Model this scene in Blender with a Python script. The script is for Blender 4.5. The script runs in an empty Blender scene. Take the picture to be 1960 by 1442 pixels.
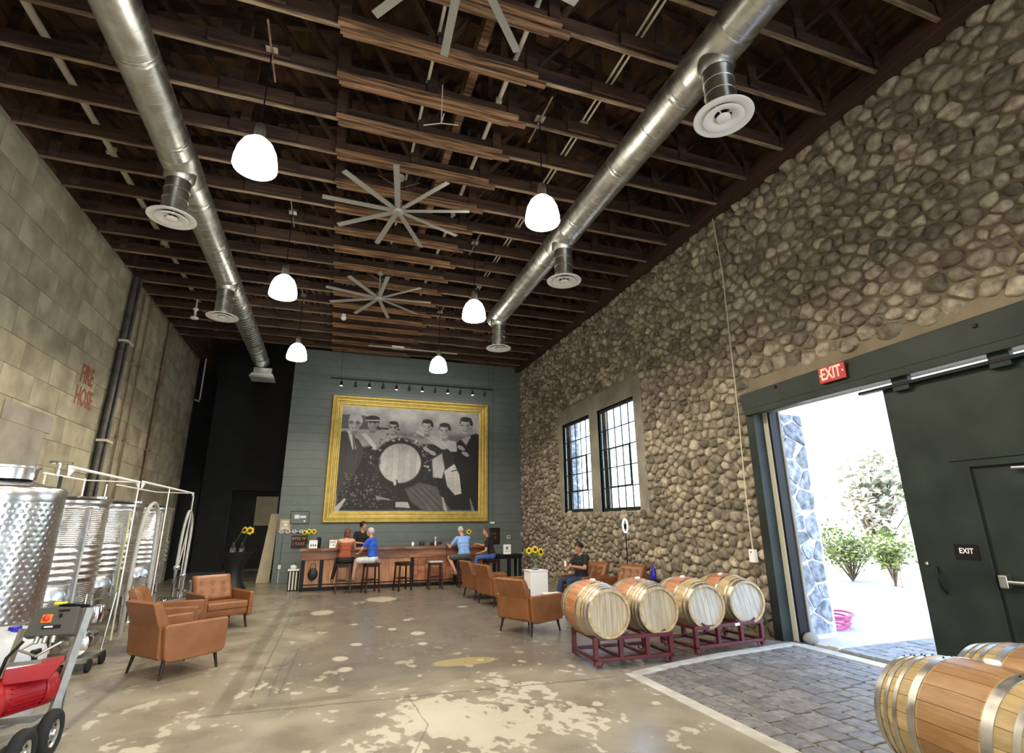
import bpy, bmesh, math, random
import numpy as np
from mathutils import Vector, Matrix
random.seed(7); np.random.seed(7)
SC = bpy.context.scene
COL = SC.collection
PI = math.pi

# ------------------------------------------------------------------ camera
F_PX, YAW, PITCH, ROLL = 991.608, 0.331543, 0.274923, -0.0076955
cam_d = bpy.data.cameras.new('camera')
cam = bpy.data.objects.new('camera', cam_d)
COL.objects.link(cam)
fw = Vector((math.sin(YAW)*math.cos(PITCH), math.cos(YAW)*math.cos(PITCH), math.sin(PITCH)))
rt = Vector((math.cos(YAW), -math.sin(YAW), 0)); up = rt.cross(fw)
r2 = rt*math.cos(ROLL)+up*math.sin(ROLL); u2 = -rt*math.sin(ROLL)+up*math.cos(ROLL)
cam.matrix_world = Matrix(((r2.x, u2.x, -fw.x, 0), (r2.y, u2.y, -fw.y, 0), (r2.z, u2.z, -fw.z, 1.75), (0, 0, 0, 1)))
cam_d.sensor_fit = 'HORIZONTAL'; cam_d.sensor_width = 36.0
cam_d.lens = F_PX/1960*36; cam_d.clip_start = .05; cam_d.clip_end = 400
SC.camera = cam

# ------------------------------------------------------------------ light and exposure
SC.view_settings.view_transform = 'Standard'
SC.view_settings.look = 'None'
SC.view_settings.gamma = 1
SC.view_settings.use_curve_mapping = False
SC.view_settings.exposure = 0.25
W = bpy.data.worlds.new('sky'); SC.world = W; W.use_nodes = True
nt = W.node_tree; bgn = nt.nodes['Background']
sky = nt.nodes.new('ShaderNodeTexSky'); sky.sky_type = 'NISHITA'; sky.sun_disc = False
sky.sun_elevation = math.radians(58); sky.sun_rotation = math.radians(-60)
sky.air_density = 1.0; sky.dust_density = 2.0
nt.links.new(sky.outputs[0], bgn.inputs[0]); bgn.inputs[1].default_value = 1.5
def light(name, typ, loc, energy, color=(1, 1, 1), rot=None, **k):
    d = bpy.data.lights.new(name, typ); d.energy = energy; d.color = color
    for a, b in k.items(): setattr(d, a, b)
    o = bpy.data.objects.new(name, d); o.location = loc
    if rot: o.rotation_euler = rot
    COL.objects.link(o); return o
# the sun over the roof, from behind the left wall
light('sun', 'SUN', (0, 0, 30), 14, (1, .95, .86), (math.radians(20.7), 0, math.radians(-135)), angle=.01)
# portal at the stone wall door; added area lamps at two unseen doorways
pl = light('daylight_portal', 'AREA', (6.98, 5.65, 1.75), 1, (1, 1, 1), (0, math.radians(90), 0), shape='RECTANGLE', size=3.4, size_y=2.1); pl.data.cycles.is_portal = True
light('fill_near_door', 'AREA', (6.6, -3.5, 1.9), 600, (.80, .90, 1), (0, math.radians(90), 0), shape='RECTANGLE', size=3.6, size_y=3.6)
light('fill_rear_door', 'AREA', (.9, -7.6, 2.1), 220, (.95, .96, 1), (math.radians(90), 0, 0), shape='RECTANGLE', size=5.0, size_y=4.0)

# ------------------------------------------------------------------ materials
def mat(name, c1, c2=None, rough=.6, metal=0.0, scale=4.0, stretch=(1, 1, 1), bump=0.0, bscale=None, detail=5,
        rand=0.0, tone=False, emit=None, estr=0.0, trans=0.0, spec=None, lo=.35, hi=.65, coat=0.0, rvar=0.0, aniso=0.0):
    m = bpy.data.materials.new(name); m.use_nodes = True
    t = m.node_tree; b = t.nodes['Principled BSDF']; L = t.links.new
    b.inputs['Base Color'].default_value = (*c1, 1)
    b.inputs['Roughness'].default_value = rough; b.inputs['Metallic'].default_value = metal
    if spec is not None: b.inputs['Specular IOR Level'].default_value = spec
    if coat: b.inputs['Coat Weight'].default_value = coat; b.inputs['Coat Roughness'].default_value = .15
    if trans: b.inputs['Transmission Weight'].default_value = trans
    if emit: b.inputs['Emission Color'].default_value = (*emit, 1); b.inputs['Emission Strength'].default_value = estr
    if aniso: b.inputs['Anisotropic'].default_value = aniso
    if c2 is None and not bump and not rand: return m
    tc = t.nodes.new('ShaderNodeTexCoord'); mp = t.nodes.new('ShaderNodeMapping')
    L(tc.outputs['Object'], mp.inputs[0]); mp.inputs['Scale'].default_value = stretch
    vec = mp.outputs[0]
    if rand or tone:
        oi = t.nodes.new('ShaderNodeObjectInfo')
        ad = t.nodes.new('ShaderNodeVectorMath'); ad.operation = 'MULTIPLY_ADD'
        L(oi.outputs['Random'], ad.inputs[0]); ad.inputs[1].default_value = (37, 91, 53); L(vec, ad.inputs[2]); vec = ad.outputs[0]
    nz = t.nodes.new('ShaderNodeTexNoise'); nz.inputs['Scale'].default_value = scale; nz.inputs['Detail'].default_value = detail
    L(vec, nz.inputs['Vector'])
    cr = t.nodes.new('ShaderNodeValToRGB'); cr.color_ramp.elements[0].position = lo; cr.color_ramp.elements[1].position = hi
    cr.color_ramp.elements[0].color = (*c1, 1); cr.color_ramp.elements[1].color = (*(c2 or c1), 1)
    L(nz.outputs['Fac'], cr.inputs[0]); col = cr.outputs[0]
    if rand or tone:
        hs = t.nodes.new('ShaderNodeHueSaturation')
        mr = t.nodes.new('ShaderNodeMapRange'); mr.inputs[3].default_value = 1-rand; mr.inputs[4].default_value = 1+rand
        if tone:
            at = t.nodes.new('ShaderNodeAttribute'); at.attribute_name = 'tone'; L(at.outputs['Fac'], mr.inputs[0])
        else: L(oi.outputs['Random'], mr.inputs[0])
        L(mr.outputs[0], hs.inputs['Value']); L(col, hs.inputs['Color']); col = hs.outputs[0]
    L(col, b.inputs['Base Color'])
    if rvar:
        mr2 = t.nodes.new('ShaderNodeMapRange'); L(nz.outputs['Fac'], mr2.inputs[0])
        mr2.inputs[3].default_value = max(0, rough-rvar); mr2.inputs[4].default_value = rough+rvar
        mr2.inputs[1].default_value = .3; mr2.inputs[2].default_value = .7; L(mr2.outputs[0], b.inputs['Roughness'])
    if bump:
        n2 = t.nodes.new('ShaderNodeTexNoise'); n2.inputs['Scale'].default_value = bscale or scale*4; n2.inputs['Detail'].default_value = 6
        L(vec, n2.inputs['Vector']); bp = t.nodes.new('ShaderNodeBump'); bp.inputs['Strength'].default_value = min(1, bump*10) if bump < .1 else bump
        bp.inputs['Distance'].default_value = .02
        L(n2.outputs['Fac'], bp.inputs['Height']); L(bp.outputs[0], b.inputs['Normal'])
    return m
M = {}
M['stone'] = mat('fieldstone', (.185, .158, .120), (.41, .365, .285), rough=.85, scale=9, bump=.5, bscale=34, rand=.50, tone=True)
M['mortar'] = mat('brown_mortar', (.18, .15, .10), (.285, .24, .168), rough=.95, scale=1.2, bump=.6, bscale=22)
M['block'] = mat('concrete_block', (.24, .215, .148), (.41, .375, .265), rough=.9, scale=2.0, bump=.4, bscale=16, rand=.09, detail=8)
M['blockjoint'] = mat('block_joint', (.20, .18, .13), (.30, .275, .20), rough=.95, scale=3)
M['greywall'] = mat('grey_painted_wall', (.125, .155, .148), (.15, .18, .172), rough=.42, scale=3, bump=.1, bscale=9, rand=.03)
M['dark'] = mat('dark_wall', (.012, .013, .013), (.02, .02, .019), rough=.6, scale=2)  # near black puts the shade of the corridor into the colour
M['wood'] = mat('rough_truss_wood', (.024, .011, .007), (.080, .041, .022), rough=.8, scale=3.0, stretch=(.35, 3, 3), bump=.4, bscale=20, rand=.2)
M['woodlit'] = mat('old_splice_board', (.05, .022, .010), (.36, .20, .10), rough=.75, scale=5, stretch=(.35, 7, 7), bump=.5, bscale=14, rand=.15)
M['lath'] = mat('lit_chord_underside', (.10, .065, .038), (.36, .26, .165), rough=.8, scale=4, stretch=(.5, 6, 6), rand=.3)  # paler wood colour paints the bounce light on chord undersides
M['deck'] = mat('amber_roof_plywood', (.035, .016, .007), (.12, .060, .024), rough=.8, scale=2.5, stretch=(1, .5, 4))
M['ledger'] = mat('dark_red_timber', (.035, .014, .010), (.06, .026, .017), rough=.7, scale=3, stretch=(3, .4, 3), bump=.3)
M['steel'] = mat('galvanized_duct', (.52, .53, .50), (.66, .67, .64), rough=.36, metal=1, scale=7, rvar=.05)
M['stain'] = mat('stainless_steel', (.66, .67, .68), (.74, .75, .76), rough=.26, metal=1, scale=5, rvar=.04)
M['chrome'] = mat('polished_steel', (.75, .76, .78), rough=.12, metal=1)
M['white'] = mat('white_paint', (.90, .90, .88), rough=.45)
M['whitecard'] = mat('white_card', (.85, .85, .85), rough=.5)
M['fan'] = mat('fan_blade_grey', (.36, .36, .33), rough=.4, metal=.3)
M['black'] = mat('black_paint', (.007, .007, .008), rough=.5, spec=.25)
M['blackcloth'] = mat('black_stretch_cloth', (.010, .011, .016), rough=.55)
M['green'] = mat('dark_green_door', (.012, .020, .017), (.024, .034, .029), rough=.5, scale=2.2, bump=.35, bscale=2.5, spec=.3)
M['darkhole'] = mat('rubber_black', (.01, .01, .01), rough=.8)
M['concsur'] = mat('smooth_concrete', (.22, .20, .165), (.32, .30, .25), rough=.9, scale=2, bump=.3)
M['grvstone'] = mat('grey_veneer_stone', (.14, .155, .18), (.42, .45, .50), rough=.8, scale=9, stretch=(1, 1, 1), bump=.5, bscale=25, rand=.2, tone=True)
M['grmortar'] = mat('white_mortar', (.62, .64, .66), (.75, .76, .78), rough=.9, scale=5)
M['paver'] = mat('grey_paver', (.125, .117, .106), (.235, .22, .20), rough=.6, scale=12, bump=.3, bscale=40, rand=.22, tone=True)
M['paverjoint'] = mat('sand_joint', (.20, .19, .165), (.30, .28, .25), rough=.95, scale=20)
M['curb'] = mat('pale_concrete_curb', (.42, .40, .35), (.56, .54, .48), rough=.7, scale=5, bump=.2)
M['outconc'] = mat('pale_ground', (.46, .43, .38), (.56, .53, .48), rough=.9, scale=.6)
M['leather'] = mat('tan_leather', (.215, .083, .028), (.27, .108, .040), rough=.36, scale=5, bump=.015, bscale=60, rvar=.05)
M['darkwood'] = mat('dark_wood', (.016, .008, .006), (.035, .014, .009), rough=.45, scale=5, spec=.3)
M['stoolwood'] = mat('stool_wood', (.025, .009, .007), (.05, .017, .011), rough=.45, scale=5, spec=.3)
M['maroon'] = mat('maroon_steel', (.085, .010, .017), (.12, .016, .024), rough=.38, scale=6)
M['gold'] = mat('gold_frame', (.46, .33, .07), (.58, .44, .12), rough=.4, metal=.4, scale=6)
M['barwood'] = mat('bar_redwood', (.19, .055, .02), (.42, .17, .07), rough=.4, scale=2.5, stretch=(.6, 2, 4), rand=.2)
M['barpanel'] = mat('bar_panel', (.38, .16, .07), (.56, .29, .14), rough=.45, scale=2.5, stretch=(3, 3, .6), rand=.3)
M['bartop'] = mat('bar_top', (.10, .032, .014), (.22, .08, .033), rough=.28, scale=3, stretch=(.6, 3, 3))
M['plywood'] = mat('pale_plywood', (.50, .42, .27), (.60, .52, .36), rough=.7, scale=3)
M['hoop'] = mat('galvanized_hoop', (.38, .37, .34), (.52, .51, .48), rough=.38, metal=.9, scale=14, rvar=.08)
M['headwood'] = mat('barrel_head_oak', (.38, .31, .20), (.52, .45, .33), rough=.6, scale=4, stretch=(7, .8, 1), rand=.10)
M['headpale'] = mat('barrel_head_bleached', (.42, .40, .34), (.62, .60, .54), rough=.6, scale=4, stretch=(7, .8, 1), rand=.08)
M['silicone'] = mat('white_bung', (.85, .82, .80), rough=.4)
M['red'] = mat('red_enamel', (.27, .006, .010), (.33, .009, .013), rough=.38, scale=4, spec=.35)
M['orange'] = mat('orange_plastic', (.80, .20, .03), rough=.4)
M['redknob'] = mat('red_plastic', (.6, .03, .02), rough=.35)
M['yellow'] = mat('yellow_plastic', (.75, .62, .05), rough=.4)
M['petal'] = mat('sunflower_petal', (.85, .60, .02), (.9, .70, .05), rough=.5, scale=20)
M['leaf'] = mat('leaf_green', (.05, .10, .02), (.10, .18, .04), rough=.5, scale=8)
M['glass'] = mat('clear_glass', (.95, .97, .97), rough=.03, trans=1.0)
M['hose'] = mat('clear_grey_hose', (.36, .36, .34), (.44, .44, .42), rough=.35, scale=8)
M['hoseyel'] = mat('yellow_tube', (.50, .50, .20), rough=.3)
M['rubber'] = mat('tyre_rubber', (.018, .018, .019), rough=.8, spec=.25)
M['panel'] = mat('grey_control_panel', (.075, .075, .066), rough=.5, spec=.3)
M['plasticw'] = mat('white_plastic', (.50, .53, .56), rough=.35)
M['blueglass'] = mat('blue_glass', (.03, .02, .45), rough=.15)
M['pipeblk'] = mat('black_conduit', (.05, .045, .042), (.09, .08, .075), rough=.45, scale=6)
M['piperust'] = mat('rusty_pipe', (.13, .085, .05), (.2, .14, .085), rough=.7, scale=6)
M['pipewhite'] = mat('pale_pipe', (.62, .58, .47), rough=.5)
M['redpaint'] = mat('faded_red_paint', (.30, .085, .05), (.26, .10, .06), rough=.9, scale=20)
M['signred'] = mat('exit_sign_red', (.50, .035, .035), rough=.5)
M['signcream'] = mat('exit_letters', (.85, .60, .48), rough=.5, emit=(1, .7, .55), estr=.15)
M['skin'] = mat('skin', (.52, .27, .18), (.58, .31, .21), rough=.5, scale=10)
M['hose_pink'] = mat('pink_hose', (.55, .10, .22), rough=.4)
M['lampglass'] = mat('lit_lamp_glass', (.95, .93, .85), rough=.2, emit=(1, .93, .78), estr=14)
M['bulb'] = mat('spot_bulb', (.9, .9, .9), rough=.3, emit=(1, .95, .85), estr=5)
M['ring'] = mat('ring_light', (.9, .9, .9), rough=.3, emit=(1, 1, 1), estr=2.0)
M['foliage'] = mat('shrub_leaf', (.085, .135, .035), (.20, .26, .08), rough=.55, scale=3)
M['treeleaf'] = mat('tree_leaf', (.36, .38, .28), (.5, .5, .4), rough=.6, scale=2)
M['bark'] = mat('bark', (.12, .085, .06), (.2, .15, .11), rough=.9, scale=10)
def cloth(name, c, c2=None, rough=.85, scale=9): return mat(name, c, c2 or tuple(x*1.2 for x in c), rough=rough, scale=scale, bump=.25, bscale=14)

# barrel staves: stained middle band between the bilge hoops (a colour of the wood itself)
def stave_mat(name, oak1, oak2, mid1, mid2, band, side=None):
    m = mat(name, oak1, oak2, rough=.45, scale=4, stretch=(5, 5, .9), rand=.16, bump=.15, bscale=18)
    t = m.node_tree; L = t.links.new; b = t.nodes['Principled BSDF']
    cur = b.inputs['Base Color'].links[0].from_socket
    tc = [n for n in t.nodes if n.type == 'TEX_COORD'][0]
    sx = t.nodes.new('ShaderNodeSeparateXYZ'); L(tc.outputs['Object'], sx.inputs[0])
    ab = t.nodes.new('ShaderNodeMath'); ab.operation = 'ABSOLUTE'; L(sx.outputs[2], ab.inputs[0])
    lt = t.nodes.new('ShaderNodeMath'); lt.operation = 'LESS_THAN'; lt.inputs[1].default_value = band; L(ab.outputs[0], lt.inputs[0])
    mx = t.nodes.new('ShaderNodeMix'); mx.data_type = 'RGBA'
    nz = [n for n in t.nodes if n.type == 'TEX_NOISE'][0]
    cr = t.nodes.new('ShaderNodeValToRGB'); cr.color_ramp.elements[0].color = (*mid1, 1); cr.color_ramp.elements[1].color = (*mid2, 1)
    cr.color_ramp.elements[0].position = .35; cr.color_ramp.elements[1].position = .65
    L(nz.outputs['Fac'], cr.inputs[0])
    hs = [n for n in t.nodes if n.type == 'HUE_SAT'][0]
    h2 = t.nodes.new('ShaderNodeHueSaturation'); L(hs.inputs['Value'].links[0].from_socket, h2.inputs['Value']); L(cr.outputs[0], h2.inputs['Color'])
    L(lt.outputs[0], mx.inputs[0]); L(cur, mx.inputs[6]); L(h2.outputs[0], mx.inputs[7]); L(mx.outputs[2], b.inputs['Base Color'])
    return m
M['stave'] = stave_mat('barrel_stave_oak', (.42, .30, .14), (.54, .41, .22), (.40, .16, .07), (.55, .25, .12), .145)
M['stavenear'] = stave_mat('barrel_stave_warm', (.33, .235, .10), (.44, .33, .16), (.24, .125, .045), (.35, .20, .085), .155)

# ------------------------------------------------------------------ mesh helpers
class MB:
    def __init__(s): s.v = []; s.f = []; s.m = []; s.s = []; s.T = Matrix(); s.tone = None
    def add(s, vs, fs, m=0, sm=False, tone=None):
        b = len(s.v); T = s.T
        s.v += [tuple(T @ Vector(p)) for p in vs]
        s.f += [tuple(i+b for i in f) for f in fs]; s.m += [m]*len(fs); s.s += [sm]*len(fs)
        if tone is not None:
            if s.tone is None: s.tone = [.5]*b
            s.tone += [tone]*(len(s.v)-len(s.tone))
        return s
    def box(s, c, d, m=0, rz=0, tone=None):
        x, y, z = d[0]/2, d[1]/2, d[2]/2
        vs = [(i*x, j*y, k*z) for k in (-1, 1) for i, j in ((-1, -1), (1, -1), (1, 1), (-1, 1))]
        if rz: R = Matrix.Rotation(rz, 3, 'Z'); vs = [tuple(R @ Vector(p)) for p in vs]
        vs = [(p[0]+c[0], p[1]+c[1], p[2]+c[2]) for p in vs]
        return s.add(vs, [(0, 3, 2, 1), (4, 5, 6, 7), (0, 1, 5, 4), (1, 2, 6, 5), (2, 3, 7, 6), (3, 0, 4, 7)], m, False, tone)
    def bx(s, x0, x1, y0, y1, z0, z1, m=0, tone=None):
        return s.box(((x0+x1)/2, (y0+y1)/2, (z0+z1)/2), (x1-x0, y1-y0, z1-z0), m, 0, tone)
    def beam(s, p0, p1, w, h, m=0, upv=(0, 0, 1)):
        p0 = Vector(p0); p1 = Vector(p1); d = (p1-p0).normalized(); u = Vector(upv)
        if abs(d.dot(u)) > .99: u = Vector((0, 1, 0))
        a = d.cross(u).normalized(); c = a.cross(d)
        vs = [tuple(p+a*i*w/2+c*j*h/2) for p in (p0, p1) for i, j in ((-1, -1), (1, -1), (1, 1), (-1, 1))]
        return s.add(vs, [(0, 3, 2, 1), (4, 5, 6, 7), (0, 1, 5, 4), (1, 2, 6, 5), (2, 3, 7, 6), (3, 0, 4, 7)], m)
    def tube(s, pts, r, n=8, m=0, closed=False, r1=None):
        P = [Vector(p) for p in pts]; k = len(P); vs = []; fs = []; prev = None
        for i, p in enumerate(P):
            a = P[i-1] if (i > 0 or closed) else P[i]; b = P[(i+1) % k] if (i < k-1 or closed) else P[i]
            d = (b-a).normalized()
            if prev is None:
                u = Vector((0, 0, 1)) if abs(d.z) < .9 else Vector((1, 0, 0)); u = (u-d*u.dot(d)).normalized()
            else: u = (prev-d*prev.dot(d)).normalized()
            prev = u; w = d.cross(u)
            rr = r if r1 is None else r+(r1-r)*i/(k-1)
            vs += [tuple(p+(u*math.cos(2*PI*j/n)+w*math.sin(2*PI*j/n))*rr) for j in range(n)]
        for i in range(k if closed else k-1):
            for j in range(n):
                a = i*n+j; b = i*n+(j+1) % n; c = ((i+1) % k)*n+(j+1) % n; d2 = ((i+1) % k)*n+j
                fs.append((a, b, c, d2))
        s.add(vs, fs, m, True)
        if not closed:
            s.add(vs[:n], [tuple(reversed(range(n)))], m); s.add(vs[-n:], [tuple(range(n))], m)
        return s
    def lathe(s, prof, n=24, m=0, c=(0, 0, 0), sm=True, capb=False, capt=False, ang=2*PI):
        full = abs(ang-2*PI) < 1e-6; nn = n if full else n+1
        vs = [(c[0]+r*math.cos(ang*j/n), c[1]+r*math.sin(ang*j/n), c[2]+z) for r, z in prof for j in range(nn)]
        fs = [(i*nn+j, i*nn+(j+1) % nn, (i+1)*nn+(j+1) % nn, (i+1)*nn+j) for i in range(len(prof)-1) for j in range(n)]
        s.add(vs, fs, m, sm)
        if capb: s.add(vs[:nn], [tuple(reversed(range(nn)))], m)
        if capt: s.add(vs[-nn:], [tuple(range(nn))], m)
        return s
    def prism(s, poly, z0, z1, m=0, axis='z', tone=None):
        n = len(poly)
        def q(a, b, c): return (a, b, c) if axis == 'z' else ((c, a, b) if axis == 'x' else (a, c, b))
        vs = [q(a, b, z0) for a, b in poly]+[q(a, b, z1) for a, b in poly]
        fs = [tuple(reversed(range(n))), tuple(range(n, 2*n))]+[(i, (i+1) % n, (i+1) % n+n, i+n) for i in range(n)]
        return s.add(vs, fs, m, False, tone)
    def ball(s, c, r, m=0, n=12, k=8):
        if not hasattr(r, '__len__'): r = (r, r, r)
        vs = [(c[0]+r[0]*math.sin(PI*i/k)*math.cos(2*PI*j/n), c[1]+r[1]*math.sin(PI*i/k)*math.sin(2*PI*j/n), c[2]-r[2]*math.cos(PI*i/k)) for i in range(k+1) for j in range(n)]
        return s.add(vs, [(i*n+j, i*n+(j+1) % n, (i+1)*n+(j+1) % n, (i+1)*n+j) for i in range(k) for j in range(n)], m, True)
    def mesh(s, name, mats):
        me = bpy.data.meshes.new(name); me.from_pydata(s.v, [], s.f)
        for x in (mats if isinstance(mats, (list, tuple)) else [mats]): me.materials.append(M[x] if isinstance(x, str) else x)
        me.polygons.foreach_set('material_index', s.m); me.polygons.foreach_set('use_smooth', s.s)
        if s.tone is not None:
            at = me.attributes.new('tone', 'FLOAT', 'POINT'); at.data.foreach_set('value', s.tone+[.5]*(len(s.v)-len(s.tone)))
        me.update()
        if any(s.s): me.set_sharp_from_angle(angle=math.radians(50))
        return me
    def build(s, name, mats, parent=None, label=None, bevel=0, seg=2, kind=None, loc=None, recalc=False):
        me = s.mesh(name, mats)
        if recalc:
            bm = bmesh.new(); bm.from_mesh(me); bmesh.ops.recalc_face_normals(bm, faces=bm.faces); bm.to_mesh(me); bm.free()
        return obj(name, me, parent, label, bevel, seg, kind, loc)
def obj(name, me, parent=None, label=None, bevel=0, seg=2, kind=None, loc=None):
    o = bpy.data.objects.new(name, me); COL.objects.link(o)
    if parent is not None: o.parent = parent
    if label: o['label'] = label
    if kind: o['kind'] = kind
    if loc: o.location = loc
    if bevel:
        b = o.modifiers.new('bevel', 'BEVEL'); b.width = bevel; b.segments = seg; b.limit_method = 'ANGLE'; b.angle_limit = math.radians(40)
        b.harden_normals = False
        for p in me.polygons: p.use_smooth = True
        w = o.modifiers.new('wn', 'WEIGHTED_NORMAL'); w.keep_sharp = False
    return o
def thing(name, label, cat, loc=(0, 0, 0), rz=0, group=None):
    o = bpy.data.objects.new(name, None); COL.objects.link(o); o.location = loc; o.rotation_euler = (0, 0, rz)
    o.empty_display_size = .1
    return tag(o, label, cat, group)
def tag(o, label, cat, group=None):
    o['label'] = label; o['category'] = cat
    if group: o['group'] = group
    return o
KIDS = {}
def children(o): return [c for c in bpy.data.objects if c.parent == o]
def dup(o, loc=None, rz=None, label=None, parent=None):
    c = o.copy(); COL.objects.link(c)
    if parent is not None: c.parent = parent
    if loc is not None: c.location = loc
    if rz is not None: c.rotation_euler = (0, 0, rz)
    if label: c['label'] = label
    for k in children(o): dup(k, parent=c)
    return c
def struct(o): o['kind'] = 'structure'; return o
def text(s, name, size, mt, parent, loc, rot, ext=.004, label=None, sx=1, align='CENTER'):
    cu = bpy.data.curves.new('t', 'FONT'); cu.body = s; cu.size = size; cu.extrude = ext; cu.align_x = align; cu.align_y = 'CENTER'; cu.resolution_u = 2
    cu.offset = .004*size/.2
    to = bpy.data.objects.new('t', cu); COL.objects.link(to); bpy.context.view_layer.update()
    me = bpy.data.meshes.new_from_object(to.evaluated_get(bpy.context.evaluated_depsgraph_get()))
    bpy.data.objects.remove(to); me.materials.clear(); me.materials.append(M[mt] if isinstance(mt, str) else mt)
    o = obj(name, me, parent, label); o.location = loc; o.rotation_euler = rot; o.scale = (sx, 1, 1); return o

# ------------------------------------------------------------------ rounded stones from clipped cells
def cells(rects, hole, rad, asp, seed, extra=1.0, grow=.98):
    """points thrown over rects (u0,u1,v0,v1), closer than rad apart not allowed; returns cell polygons"""
    rnd = random.Random(seed); pts = []; g = {}; cs = .12
    def near(u, v, R):
        k = int(R/cs)+1; a, b = int(u/asp/cs), int(v/cs); out = []
        for i in range(a-k, a+k+1):
            for j in range(b-k, b+k+1):
                out += g.get((i, j), ())
        return out
    for (u0, u1, v0, v1) in rects:
        area = (u1-u0)*(v1-v0)
        for _ in range(int(area/(asp*rad(0, 1)**2)*28*extra)):
            u = rnd.uniform(u0, u1); v = rnd.uniform(v0, v1); r = rad(u, v)*rnd.choice((.72, .9, 1, 1, 1.12, 1.3))
            if hole(u, v): continue
            if any(((u-p[0])/asp)**2+(v-p[1])**2 < (.5*(r+p[2]))**2 for p in near(u, v, r*1.3)): continue
            p = (u, v, r); pts.append(p); g.setdefault((int(u/asp/cs), int(v/cs)), []).append(p)
    out = []
    bnd = rects[0]
    for p in pts:
        R = p[2]*grow; poly = [(R*1.0*math.cos(a*PI/6)*asp, R*math.sin(a*PI/6)) for a in range(12)]
        th = rnd.uniform(-.25, .25)
        ct, st = math.cos(th), math.sin(th); poly = [(a*ct-b*st, a*st+b*ct) for a, b in poly]
        lim = [(1, 0, bnd[1]-p[0]), (-1, 0, p[0]-bnd[0]), (0, 1, bnd[3]-p[1]), (0, -1, p[1]-bnd[2])] if grow > 1.2 else []
        for q in lim+near(p[0], p[1], p[2]*2.4):
            if q is p: continue
            if q in lim: nx, ny, c = q
            else:
                dx, dy = (q[0]-p[0]), (q[1]-p[1]); nx, ny = dx/asp**2, dy
                w = p[2]/(p[2]+q[2]); c = (dx*nx+dy*ny)*w
                if (dx/asp)**2+dy*dy > (p[2]*2.6)**2: continue
            res = []
            for i in range(len(poly)):
                a, b = poly[i], poly[(i+1) % len(poly)]; da = a[0]*nx+a[1]*ny-c; db = b[0]*nx+b[1]*ny-c
                if da <= 0: res.append(a)
                if da*db < 0: t = da/(da-db); res.append((a[0]+(b[0]-a[0])*t, a[1]+(b[1]-a[1])*t))
            poly = res
            if len(poly) < 3: break
        if len(poly) >= 3: out.append((p, poly))
    return out
def cut(poly, pts):
    """Chaikin corner cutting, twice at most, until about a dozen corners"""
    for _ in range(2):
        if len(poly) > 11: break
        poly = [q for i in range(len(poly)) for q in ((poly[i][0]*.75+poly[(i+1) % len(poly)][0]*.25, poly[i][1]*.75+poly[(i+1) % len(poly)][1]*.25),
                (poly[i][0]*.25+poly[(i+1) % len(poly)][0]*.75, poly[i][1]*.25+poly[(i+1) % len(poly)][1]*.75))]
    return poly
def stone_mesh(mb, p, poly, to3, gap, h, rnd, flat=False):
    """to3(u,v,d): wall coordinates and distance out of the wall"""
    poly = cut(poly, 0) if not flat else [q for i in range(len(poly)) for q in ((poly[i-1][0]*.12+poly[i][0]*.88, poly[i-1][1]*.12+poly[i][1]*.88), (poly[i][0]*.88+poly[(i+1) % len(poly)][0]*.12, poly[i][1]*.88+poly[(i+1) % len(poly)][1]*.12))]; n = len(poly)
    mx = sum(q[0] for q in poly)/n; my = sum(q[1] for q in poly)/n
    ext = max(.03, min(max(abs(q[0]-mx) for q in poly), max(abs(q[1]-my) for q in poly)))
    k0 = max(.5, 1-gap/ext); tx, ty = rnd.uniform(-.25, .25), rnd.uniform(-.25, .25)
    rings = [(1.0, -.02), (.97, .45*h), (.78, .85*h), (.42, h)] if not flat else [(1.0, -.02), (.98, .8*h), (.88, h)]
    vs = []
    for k, d in rings:
        for q in poly:
            a, b = mx+(q[0]-mx)*k*k0, my+(q[1]-my)*k*k0
            dd = d+(a-mx)*tx*(d > 0)*.5+(b-my)*ty*(d > 0)*.5+(rnd.uniform(-.006, .006) if d > 0 else 0)
            vs.append(to3(p[0]+a, p[1]+b, dd))
    vs.append(to3(p[0]+mx, p[1]+my, h*(1.04 if not flat else 1.0)))
    fs = [(i*n+j, i*n+(j+1) % n, (i+1)*n+(j+1) % n, (i+1)*n+j) for i in range(len(rings)-1) for j in range(n)]
    c = len(vs)-1; b = (len(rings)-1)*n
    fs += [(b+j, b+(j+1) % n, c) for j in range(n)]
    mb.add(vs, fs, 0, True, rnd.random())
# ================================================================== THE SETTING
XR, XL, YB = 6.71, -4.90, 18.455
ZT = 7.45
# ---- painted masks for the floor: worn grey field, flaked white paint, dark strips and joints
def vnoise(n, cells_, seed):
    r = np.random.RandomState(seed).rand(cells_+2, cells_+2); x = np.linspace(0, cells_, n, endpoint=False)
    i = x.astype(int); f = x-i; f = f*f*(3-2*f)
    a = r[i][:, i]; b = r[i][:, i+1]; c = r[i+1][:, i]; d = r[i+1][:, i+1]; fx = f[None, :]; fy = f[:, None]
    return a*(1-fx)*(1-fy)+b*fx*(1-fy)+c*(1-fx)*fy+d*fx*fy
def fbm(n, base, seed, octs=5): return sum(vnoise(n, base*2**k, seed+k)*.5**k for k in range(octs))/(2-.5**(octs-1))
def image(name, arr):
    h, w = arr.shape[:2]; im = bpy.data.images.new(name, w, h, float_buffer=False)
    px = np.ones((h, w, 4), np.float32); px[..., :arr.shape[2]] = arr; im.pixels.foreach_set(px.ravel()); im.pack(); return im
N = 1400; FX0, FX1, FY0, FY1 = -5.0, 7.0, 3.0, 19.0
gx = np.linspace(FX0, FX1, N)[None, :]; gy = np.linspace(FY0, FY1, N)[:, None]
nA, nB, nC = fbm(N, 9, 1, 6), fbm(N, 26, 20, 5), fbm(N, 70, 40, 4)
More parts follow.
